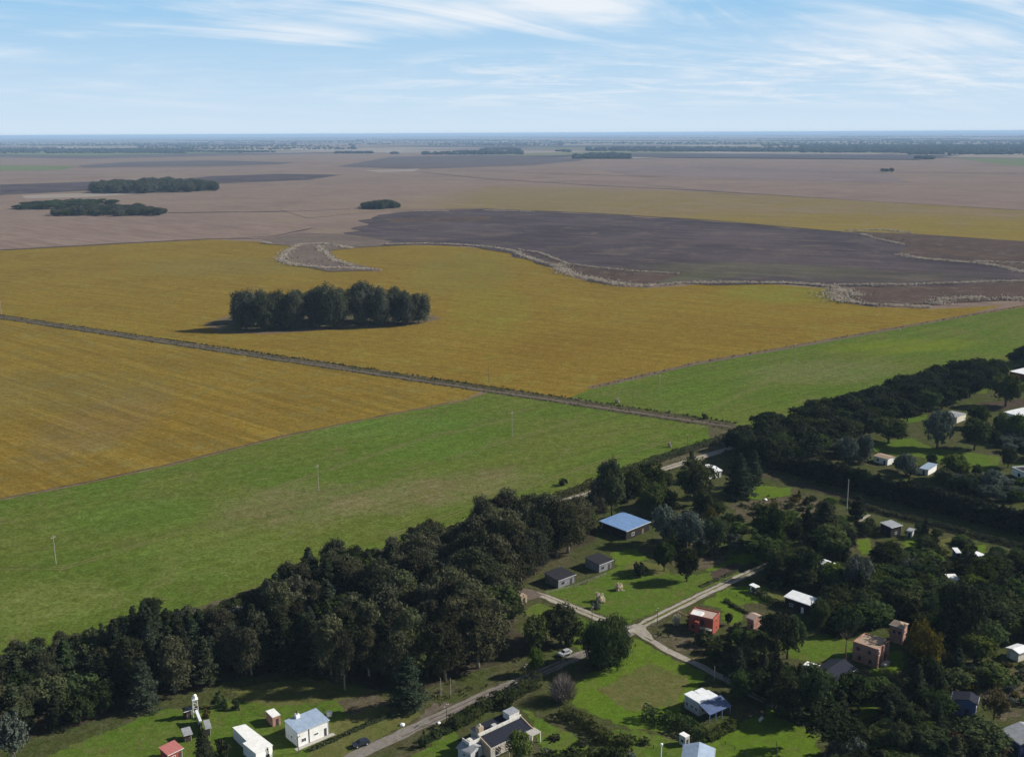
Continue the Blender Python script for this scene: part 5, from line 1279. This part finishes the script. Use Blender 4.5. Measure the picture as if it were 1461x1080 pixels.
n1 = fill([(-60, 1000), (0, 980), (160, 935), (355, 866), (560, 802), (700, 757), (830, 720), (850, 730), (848, 772), (790, 800), (742, 835), (735, 870), (745, 925), (690, 950), (640, 975), (540, 980), (440, 958), (330, 972), (225, 1008), (150, 1020), (60, 1050), (-60, 1085)], 3.8, kb, BELT, 'trees of the wood between pasture and village', SKY_BELT, seed=3, slack=20, margin=.2)
FRONT = {'pine_tree': 'small dark pine on the pasture side of the gravel street', '*': 'bushy tree on the pasture side of the gravel street, in front of the green field', 'eucalyptus_tree': 'loose young eucalyptus on the pasture side of the gravel street', 'broadleaf_tree': 'rounded green tree on the pasture side of the gravel street'}
n2 = fill([(-60, 972), (0, 949), (100, 917), (215, 878), (232, 890), (160, 923), (0, 968), (-60, 995)], 3.9, lambda x, r: ('euc', 6, 10, 1.3) if r.random() < .6 else ('pine', 6, 10, 1.2) if r.random() < .5 else ('broad', 5, 8, 1.1), FRONT, 'trees on the pasture side of the street', SKY_BELT, seed=4, slack=12)
STRIP = {'*': 'dark tree between the gravel street and the blue roof', 'eucalyptus_tree': 'loose grey eucalyptus between the gravel street and the blue roof', 'broadleaf_tree': 'rounded dark tree between the gravel street and the blue roof'}
n3 = fill([(838, 728), (900, 695), (950, 680), (960, 700), (915, 718), (860, 728)], 5.5, lambda x, r: ('euc', 6, 9, 1.2) if r.random() < .4 else ('broad', 5, 7, 1.1), STRIP, 'trees between the street and the blue roof', [(830, 712), (870, 700), (900, 685), (960, 665)], seed=5, slack=14)
ROWP = {'*': 'dark rounded pine in the dense row beside the far pasture'}
SKY_R = [(1030, 612), (1050, 600), (1085, 592), (1096, 576), (1130, 568), (1200, 552), (1250, 536), (1300, 522), (1360, 508), (1418, 505), (1430, 490), (1461, 482), (1600, 450)]
n4 = fill([(1040, 640), (1090, 628), (1180, 598), (1300, 562), (1440, 520), (1520, 498), (1520, 520), (1430, 545), (1380, 570), (1330, 588), (1290, 605), (1240, 618), (1200, 640), (1150, 660), (1105, 672), (1065, 662)], 4.9, lambda x, r: ('pine_dense', 11, 16, 1.2) if r.random() < .8 else ('broad', 9, 12, 1.1), {'*': 'dark rounded pine in the dense row beside the far pasture', 'broadleaf_tree': 'dark domed broadleaf tree among the pines beside the far pasture'}, 'dense tree row beside the far pasture', SKY_R, seed=6, slack=16)
# tall dark hedge of cypresses along the dark lane
a, b = G(1098, 668), G(1520, 778)
n = int((b - a).length / 2.6)
for k in range(n):
    q = a.lerp(b, (k + .5) / n) + Vector((rnd.uniform(-.4, .4), rnd.uniform(-.6, 1.6), 0))
    bx = proj((q.x, q.y, 0))[0]; lim = lerp_list([(1090, 645), (1180, 652), (1250, 672), (1330, 690), (1400, 710), (1461, 722), (1560, 745)], bx); h = 17.0
    while h > 5 and proj((q.x, q.y, h))[1] < lim + rnd.uniform(0, 5): h -= .3
    plant('cypress', q.x, q.y, h, 'tall cypress in the dark clipped row along the shaded lane', 'cypress row along the shaded lane', 1.9)
q0 = G(1106, 676); q1 = G(1520, 784)
hedge([(1200, 716), (1260, 733), (1340, 752), (1400, 768), (1470, 785)], 2.4, 1.6, M['hedge'], 'low dark hedge on the village side of the shaded lane', seed=20)
VL = {'pale_leafy_tree': 'pale green leafy tree in the village thicket', 'broadleaf_tree': 'dark broadleaf tree in the village thicket', 'pine_tree': 'dark pine in the village thicket', 'cypress_tree': 'narrow cypress in the village thicket', 'olive_tree': 'grey-green tree in the village thicket', 'garden_shrub': 'bushy shrub in the village thicket', 'umbrella_pine_tree': 'umbrella pine in the village thicket', '*': 'tree in the village thicket'}
def kv(x, r):
    q = r.random()
    return ('broad', 5.5, 9, 1.3) if q < .46 else ('light', 4.5, 7, 1.2) if q < .55 else ('pine', 7, 11, 1.25) if q < .72 else ('pine_dense', 7, 10, 1) if q < .84 else ('silver', 4, 6.5, 1.1) if q < .93 else ('cypress', 6, 9, 1)
for P_ in gl((1020, 828), (1300, 950)): pass
for px in ([(870, 790), (895, 786), (925, 797), (960, 815), (905, 825), (880, 815)], [(1222, 768), (1242, 766), (1246, 790), (1226, 794)], [(1280, 763), (1310, 760), (1310, 805), (1278, 805)], [(1340, 768), (1358, 766), (1356, 782), (1338, 782)], [(1390, 776), (1410, 776), (1406, 792), (1390, 792)],
           [(1118, 876), (1142, 876), (1150, 900), (1120, 900)], [(1110, 912), (1215, 906), (1215, 945), (1130, 945)], [(1255, 925), (1295, 925), (1295, 960), (1235, 968)], [(1088, 1004), (1110, 998), (1114, 1018), (1096, 1030)], [(1222, 1002), (1254, 996), (1254, 1022), (1222, 1034)],
           [(1030, 834), (1095, 832), (1116, 852), (1062, 895), (1025, 893)], [(1180, 775), (1240, 733), (1250, 740), (1190, 782)]):
    BLOCK.append([(G(*p).x, G(*p).y) for p in px])
n5 = fill([(1092, 832), (1135, 800), (1150, 770), (1200, 750), (1250, 770), (1290, 790), (1345, 772), (1400, 785), (1440, 792), (1410, 830), (1420, 850), (1461, 860), (1500, 880), (1500, 915), (1425, 925), (1350, 925), (1300, 895), (1250, 900), (1200, 905), (1180, 885), (1130, 880), (1095, 870)], 3.3, kv, VL, 'trees of the village thicket', [(1080, 785), (1130, 770), (1200, 735), (1300, 745), (1400, 765), (1500, 780)], seed=7)
n6 = fill([(1300, 925), (1345, 940), (1350, 985), (1345, 1020), (1390, 1040), (1420, 1050), (1500, 1085), (1500, 1130), (1180, 1130), (1190, 1075), (1240, 1040), (1235, 985), (1290, 965)], 3.3, kv, {k: v.replace('village thicket', 'shady bottom thicket below the brick house') for k, v in VL.items()}, 'trees of the shady bottom thicket', [(1180, 940), (1300, 900), (1500, 980)], seed=8)
n7 = fill([(1030, 905), (1065, 895), (1090, 905), (1110, 945), (1150, 985), (1185, 1010), (1140, 1030), (1060, 1008), (1035, 968), (1010, 935)], 2.7, lambda x, r: ('broad', 6, 9, 1.15) if r.random() < .7 else ('pine', 8, 11, 1), {k: v.replace('in the village thicket', 'in the black grove beside the red house') for k, v in VL.items()}, 'trees of the black grove beside the red house', [(1000, 905), (1060, 890), (1100, 905), (1200, 960)], seed=9)
n5b = fill([(1230, 760), (1300, 775), (1345, 770), (1400, 785), (1461, 800), (1500, 860), (1461, 880), (1350, 850), (1290, 800)], 3.0, lambda x, r: ('broad', 3.5, 6.5, 1.1) if r.random() < .45 else ('cypress', 5, 8, 1.2) if r.random() < .4 else (r.choice(('shrub', 'shrub_light', 'shrub_dark')), 1.5, 3, 1.2), {k: v.replace('in the village thicket', 'crowding the plots below the shaded lane') for k, v in VL.items()}, 'trees crowding the plots below the shaded lane', [(1200, 735), (1300, 752), (1400, 770), (1500, 785)], seed=31)
n5c = fill([(1092, 832), (1135, 800), (1150, 770), (1200, 750), (1250, 770), (1290, 790), (1345, 840), (1461, 880), (1461, 915), (1350, 925), (1300, 895), (1200, 905), (1130, 880)], 3.4, lambda x, r: (r.choice(('shrub', 'shrub_light', 'shrub_dark', 'shrub_silver')), 1.4, 3.2, 1.2), {'*': 'bushy shrub under the trees of the village thicket'}, 'shrubs of the village thicket', None, seed=32)
n6b = fill([(1300, 925), (1345, 940), (1350, 985), (1345, 1020), (1390, 1040), (1500, 1085), (1500, 1130), (1180, 1130), (1190, 1075), (1240, 1040), (1235, 985), (1290, 965)], 3.2, lambda x, r: (r.choice(('shrub', 'shrub_light', 'shrub_dark', 'shrub_silver')), 1.4, 3.2, 1.2), {'*': 'bushy shrub in the shady bottom thicket below the brick house'}, 'shrubs of the shady bottom thicket', None, seed=33)
n8 = fill([(985, 735), (1020, 725), (1050, 735), (1062, 765), (1050, 785), (1000, 795), (960, 800), (930, 785), (940, 770)], 4.2, lambda x, r: ('broad', 3.5, 6, 1.1) if r.random() < .6 else ('shrub_silver', 2.5, 4, 1.2), {k: v.replace('in the village thicket', 'in the tangle above the lawn') for k, v in VL.items()}, 'plants of the tangle above the lawn', None, seed=10)
n9 = fill([(1390, 625), (1461, 610), (1500, 640), (1500, 700), (1461, 720), (1400, 712), (1330, 690), (1250, 668), (1180, 648), (1200, 630), (1245, 655), (1310, 680), (1380, 690), (1440, 690), (1440, 640)], 3.5, lambda x, r: ('broad', 5, 8, 1.1) if r.random() < .5 else ('silver', 4, 6, 1.2), {k: v.replace('in the village thicket', 'in the gardens beyond the tall hedge') for k, v in VL.items()}, 'trees of the gardens beyond the tall hedge', None, seed=12)
n10 = fill([(1000, 790), (1060, 780), (1100, 795), (1095, 808), (1150, 735), (1240, 745), (1310, 765), (1250, 762), (1130, 765)], 2.6, lambda x, r: (r.choice(('shrub', 'shrub_light', 'shrub_dark', 'shrub_silver')), 1.2, 2.6, 1), {'*': 'rounded shrub in the gardens below the shaded lane'}, 'shrubs of the gardens below the shaded lane', None, seed=13)
n11 = fill([(1350, 955), (1461, 935), (1500, 960), (1500, 1010), (1420, 1015), (1405, 990), (1365, 985)], 2.1, lambda x, r: (r.choice(('shrub', 'shrub_light', 'gorse', 'shrub_silver')), 1.0, 2.4, 1.2), {'*': 'low shrub in the scrub above the slate-blue house'}, 'shrubs of the scrub above the slate-blue house', None, seed=14)
n20 = fill([(1040, 722), (1070, 714), (1130, 708), (1190, 716), (1180, 735), (1160, 752), (1120, 745)], 3.0, lambda x, r: (r.choice(('shrub', 'shrub_light', 'shrub_dark', 'gorse')), .9, 2.2, 1.3), {'*': 'low rough shrub on the scrubby plot by the dark lane'}, 'shrubs of the scrubby plot by the dark lane', None, seed=41)
n21 = fill([(1240, 745), (1310, 758), (1461, 800), (1461, 860), (1380, 850), (1300, 800)], 3.0, lambda x, r: (r.choice(('shrub', 'shrub_light', 'shrub_dark', 'broad')), 1.4, 3.6, 1.3), {'broadleaf_tree': 'small broadleaf tree filling the plots under the dark lane', '*': 'shrub filling the plots under the dark lane'}, 'plants filling the plots under the dark lane', [(1200, 740), (1461, 785)], seed=42)
n22 = fill([(1035, 765), (1070, 742), (1130, 702), (1250, 742), (1461, 795), (1500, 900), (1461, 1000), (1340, 1005), (1250, 990), (1100, 1000), (1045, 930), (1100, 860), (1095, 825), (1085, 790)], 5.2, lambda x, r: kv(x, r) if r.random() < .5 else ('pine', 6, 9, 1.3) if r.random() < .5 else ('light', 4, 6.5, 1.3), {k: v.replace('in the village thicket', 'standing among the village houses') for k, v in VL.items()}, 'trees standing among the village houses', [(1030, 735), (1130, 700), (1200, 735), (1300, 752), (1461, 785)], seed=51)
n12 = fill([(775, 1080), (790, 1050), (830, 1060), (905, 1048), (940, 1060), (900, 1090)], 3.4, lambda x, r: (r.choice(('shrub', 'shrub_dark', 'shrub_silver')), 1.0, 2.2, 1.2), {'*': 'dark shrub in the garden below the mown lawn'}, 'shrubs of the garden below the mown lawn', None, seed=15)
n13 = fill([(770, 865), (850, 895), (830, 925), (790, 905), (745, 875)], 4.0, lambda x, r: (r.choice(('shrub', 'shrub_light')), 1.0, 2.0, 1.2), {'*': 'small shrub on the rough grass beside the gravel lane'}, 'shrubs on the rough grass beside the lane', None, seed=16)
n14 = fill([(1180, 990), (1240, 960), (1235, 1010), (1190, 1040), (1150, 1035)], 3.0, kv, {k: v.replace('village thicket', 'gap beside the dark gabled house') for k, v in VL.items()}, 'trees beside the dark gabled house', [(1100, 990), (1250, 975)], seed=17)
for x in range(150, 372, 15):
    yb = lerp_list([(0, 975), (160, 929), (355, 861), (400, 847)], x) + rnd.uniform(12, 24); k_ = rnd.choice(('pine', 'euc', 'pine', 'cedar'))
    w_ = rnd.uniform(15, 21); tree_span(k_, x - w_, x + w_, lerp_list(SKY_BELT, x) + rnd.uniform(0, 14), yb, BELT[NAMES[k_][0]], 'trees of the wood between pasture and village')
# grove standing in the golden field
GR = {'*': 'dark eucalyptus in the lone grove standing in the golden field'}
GL_, GG_ = 'dark eucalyptus in the lone grove standing in the golden field', 'grove standing in the golden field'
for q in ((328, 372, 414, 470), (352, 388, 408, 458), (380, 414, 411, 464), (398, 436, 413, 470), (428, 482, 401, 461), (452, 500, 404, 468), (498, 546, 397, 459), (524, 560, 406, 466), (548, 586, 403, 460), (578, 617, 414, 461), (340, 368, 418, 462), (470, 512, 405, 455), (560, 600, 412, 464), (412, 446, 409, 456), (362, 398, 416, 472), (500, 530, 410, 466), (590, 616, 420, 455), (440, 470, 412, 466)):
    tree_span('grove', q[0], q[1], q[2] + 2 - rnd.uniform(-5, 6), q[3], GL_, GG_)
n15 = 18
# far groves
n16 = fill([(133, 277), (140, 268), (220, 265), (300, 268), (306, 273), (220, 276)], 21, lambda x, r: ('grove', 22, 31, 1.5), {'*': 'bluish tree in the long far grove beside the dark ploughed sliver'}, 'long far grove', [(130, 259), (150, 255), (220, 251), (300, 254), (306, 259)], seed=19, slack=4)
n17 = fill([(78, 308.5), (90, 301), (160, 298), (230, 303), (237, 308), (150, 309)], 13, lambda x, r: ('grove', 11, 16, 1.9) if r.random() < .5 else ('broad', 8, 12, 2.4), {'*': 'blue-green tree in the low grove on the mauve stubble'}, 'low grove on the mauve stubble', [(70, 295), (120, 291), (190, 288), (240, 296)], seed=20, slack=4)
n18 = fill([(25, 300), (40, 290), (100, 285), (160, 286), (170, 291), (90, 298)], 16, lambda x, r: ('broad', 6, 9, 3.6), {'*': 'low bushy tree in the rounded thicket on the mauve stubble'}, 'rounded thicket on the mauve stubble', [(20, 290), (60, 286), (170, 282)], seed=21, slack=3)
n19 = fill([(516, 299), (520, 294), (560, 293), (571, 297), (545, 299.5)], 8, lambda x, r: ('grove', 13, 19, 1.2), {'*': 'dark tree in the small round grove beside the ploughed field'}, 'small round grove', [(514, 290), (535, 284), (560, 284), (574, 292)], seed=22, slack=3)
for (px, py, h) in ((1259, 245.5, 14), (1272, 245.5, 15), (1265, 245.5, 12)):
    g = G(px, py); plant('grove', g.x, g.y, h, 'one of three far trees standing close together on open stubble', 'three far trees on the stubble', 1.7)
print('FILL', n1, n2, n3, n4, n, n5, n6, n7, n8, n9, n10, n11, n12, n13, n14, 'groves', n15, n16, n17, n18, n19, 'trees', len(TREES))

# ------------------------------------------------------------------ far woods: masses of lumpy crowns
M['wood'] = M['wood']
FW = []
for nm, a_, b_ in (('a', (.013, .022, .018), (.025, .036, .026)),):
    m, t, bb = new_mat('far_woods_leaf')
    n_ = t.noise(t.n('ShaderNodeNewGeometry').outputs['Position'], .05, 4, .7)
    t.set(bb.inputs['Base Color'], t.mix(t.rng(n_, .35, .65), a_, b_)); bb.inputs['Specular IOR Level'].default_value = 0; bb.inputs['Roughness'].default_value = 1; FW.append(m)
ph = (1 + 5 ** .5) / 2
ICO = np.array([(-1, ph, 0), (1, ph, 0), (-1, -ph, 0), (1, -ph, 0), (0, -1, ph), (0, 1, ph), (0, -1, -ph), (0, 1, -ph), (ph, 0, -1), (ph, 0, 1), (-ph, 0, -1), (-ph, 0, 1)]) / math.sqrt(1 + ph * ph)
ICF = np.array([(0, 11, 5), (0, 5, 1), (0, 1, 7), (0, 7, 10), (0, 10, 11), (1, 5, 9), (5, 11, 4), (11, 10, 2), (10, 7, 6), (7, 1, 8), (3, 9, 4), (3, 4, 2), (3, 2, 6), (3, 6, 8), (3, 8, 9), (4, 9, 5), (2, 4, 11), (6, 2, 10), (8, 6, 7), (9, 8, 1)])
def woods(x0, x1, y0, y1, n, h=17, wd=1.0, seed=1):
    """far wood between two rows of the photograph, as a mass of crowns"""
    r = np.random.default_rng(seed); V = []; F = []
    rows = [(r.uniform(y0, y1), r.uniform(x0, x1), r.uniform(.15, .6) * (x1 - x0)) for _ in range(max(1, n // 45))]
    for k in range(n):
        py, xc, hw = rows[r.integers(0, len(rows))]
        if r.random() < .12: py = r.uniform(y0, y1)
        g = G(min(max(x0, xc + r.uniform(-hw, hw)), x1) + r.uniform(-2, 2), py + r.uniform(-.12, .12))
        hh = h * r.uniform(.6, 1.2); rx = max(7, hh * .55 * wd) * r.uniform(.7, 1.4)
        v = ICO * r.uniform(.75, 1.2, (12, 1)) * (rx, rx, hh * .5) + (g.x, g.y, hh * .48)
        F.append(ICF + 12 * k); V.append(v)
    V = np.concatenate(V); F = np.concatenate(F)
    me = bpy.data.meshes.new('distant_woods'); me.from_pydata(V.tolist(), [], F.tolist()); me.materials.append(FW[0]); me.update()
    tag(link(bpy.data.objects.new('distant_woods', me)), kind='stuff')
for i, w_ in enumerate(((-80, 78, 212, 221.5, 420), (70, 262, 212, 219.5, 420), (0, 420, 205, 209, 500), (255, 420, 213, 219, 90), (200, 505, 208.5, 214, 260), (478, 531, 218.2, 219.6, 70), (561, 579, 219.4, 220.2, 20), (607, 742, 217.5, 221.5, 260), (680, 740, 212, 216, 60),
                       (790, 815, 216, 218.5, 40), (821, 897, 222, 227, 190), (862, 888, 219, 222, 20), (840, 1060, 211.5, 217, 260), (905, 1150, 213, 217.5, 330), (1146, 1520, 208, 219, 1500), (1090, 1200, 207, 211, 120), (1300, 1520, 217, 222.5, 90), (1308, 1329, 226, 228.5, 30),
                       (800, 1461, 203, 207, 500), (300, 800, 202.5, 205, 300), (500, 800, 206, 208, 160))):
    woods(w_[0], w_[1], w_[2], w_[3], int(w_[4] * 1.7), h=18, wd=1.7, seed=40 + i)
woods(1146, 1530, 209, 214, 1600, h=22, wd=1.7, seed=70); woods(-80, 262, 214, 219, 700, h=20, wd=1.7, seed=71); woods(905, 1150, 213.5, 216, 400, h=18, wd=1.7, seed=72)
r3 = random.Random(5)
for i in range(30):
    y_ = 194.0 + 8 * r3.random(); x_ = r3.uniform(-50, 1480); wpx = r3.uniform(60, 330)
    woods(x_, x_ + wpx, y_, y_ + .3, int(wpx * 1.1), h=19, wd=2.4, seed=80 + i)

# ------------------------------------------------------------------ air, sky, sun
m = bpy.data.materials.new('haze_air'); m.use_nodes = True; m.node_tree.nodes.clear(); t = NT(m.node_tree)
pv = t.n('ShaderNodeVolumePrincipled'); pv.inputs['Color'].default_value = (.5, .72, 1.0, 1); pv.inputs['Density'].default_value = HAZE = 0.000042
out = t.n('ShaderNodeOutputMaterial'); m.node_tree.links.new(pv.outputs[0], out.inputs['Volume'])
hz = MB().box(-76000, 76000, -800, 76000, -1.0, 152.0).build('haze', m); tag(hz, kind='stuff')

SUN_EL, SUN_AZ = R(32), R(10)          # azimuth measured from +x towards +y
sd = Vector((math.cos(SUN_EL) * math.cos(SUN_AZ), math.cos(SUN_EL) * math.sin(SUN_AZ), math.sin(SUN_EL)))
li = bpy.data.lights.new('sun', 'SUN'); li.energy = 5.0; li.angle = R(.5); li.color = (1.0, .95, .87)
lo = bpy.data.objects.new('sun', li); C.objects.link(lo); lo.rotation_euler = sd.to_track_quat('Z', 'Y').to_euler()

wd = bpy.data.worlds.new('World'); SC.world = wd; wd.use_nodes = True
t = NT(wd.node_tree); wd.node_tree.nodes.clear()
sky = t.n('ShaderNodeTexSky', sky_type='NISHITA'); sky.sun_disc = False; sky.sun_elevation = SUN_EL; sky.sun_rotation = math.pi / 2 - SUN_AZ
sky.altitude = 100; sky.air_density = 1.0; sky.dust_density = .6; sky.ozone_density = 2.5
d = t.n('ShaderNodeTexCoord').outputs['Generated']
sp = t.n('ShaderNodeSeparateXYZ', i_0=d)
el = t.math('MAXIMUM', sp.outputs[2], 0.0)
den = t.math('ADD', el, .11)
cp = t.n('ShaderNodeCombineXYZ', i_0=t.math('DIVIDE', sp.outputs[0], den), i_1=t.math('DIVIDE', sp.outputs[1], den))
# long cirrus streaks, drawn out along one direction of the cloud deck
rot = t.n('ShaderNodeVectorRotate', rotation_type='Z_AXIS', i_Vector=cp.outputs[0], i_Angle=R(-40))
s1 = t.vmath('MULTIPLY', rot.outputs[0], (.55, 1.5, 1))
n1_ = t.noise(s1, 1.0, 8, .62, 1.1)
n2_ = t.noise(t.vmath('ADD', cp.outputs[0], (3.1, 7.7, 0)), .55, 4, .55, .4)
az = t.math('DIVIDE', sp.outputs[0], t.math('MAXIMUM', sp.outputs[1], .01))
main = t.math('MULTIPLY', t.math('MULTIPLY', t.rng(az, -.35, -.12, 0, 1, True), t.rng(az, .04, .16, 1, 0, True)), t.rng(el, .06, .1, 0, 1, True))
side = t.math('MULTIPLY', t.rng(az, .16, .34, 0, 1, True), t.rng(el, .03, .07, 0, 1, True))
thick = t.rng(t.math('ADD', t.math('ADD', t.math('MULTIPLY', n1_, .62), t.math('MULTIPLY', n2_, .5)), t.math('ADD', t.math('MULTIPLY', main, .2), t.math('MULTIPLY', side, .13))), .55, .82, 0, 1, True)
n3_ = t.noise(t.vmath('MULTIPLY', cp.outputs[0], (1.2, 2.2, 1)), 1.3, 8, .7, .5)
low = t.math('MULTIPLY', t.rng(n3_, .42, .66, 0, .6, True), t.math('MULTIPLY', t.rng(el, .013, .035, 0, 1, True), t.rng(el, .055, .08, 1, 0, True)))
low = t.math('MULTIPLY', low, t.rng(az, -.2, .0, .25, 1, True))
cl = t.math('MINIMUM', t.math('ADD', t.math('MULTIPLY', thick, t.rng(el, .015, .08, .25, 1, True)), low), 1)
cl = t.math('MULTIPLY', cl, t.rng(el, .3, .6, 1, .15, True))
CLOUD = (8.0, 8.5, 9.1)
zen = t.mix(1.0, sky.outputs[0], (.6, .6, .6), 'MULTIPLY')
lowsky = t.mix(t.rng(el, 0, .12), (6.2, 7.5, 8.7), (2.9, 5.5, 8.1))
base = t.mix(t.rng(el, .2, .5, 0, 1, True), lowsky, zen)
col = t.mix(cl, base, CLOUD)
bg = t.n('ShaderNodeBackground', i_Color=col, i_Strength=.074)
out = t.n('ShaderNodeOutputWorld'); wd.node_tree.links.new(bg.outputs[0], out.inputs[0])

# ------------------------------------------------------------------ render settings
SC.view_settings.view_transform = 'Standard'; SC.view_settings.look = 'None'; SC.view_settings.exposure = 0.5; SC.view_settings.gamma = 1.0
SC.render.engine = 'CYCLES'
cy = SC.cycles
cy.max_bounces = 5; cy.diffuse_bounces = 2; cy.glossy_bounces = 2; cy.transmission_bounces = 3; cy.transparent_max_bounces = 4; cy.volume_bounces = 0
cy.use_denoising = True
try: cy.denoiser = 'OPENIMAGEDENOISE'
except Exception: pass
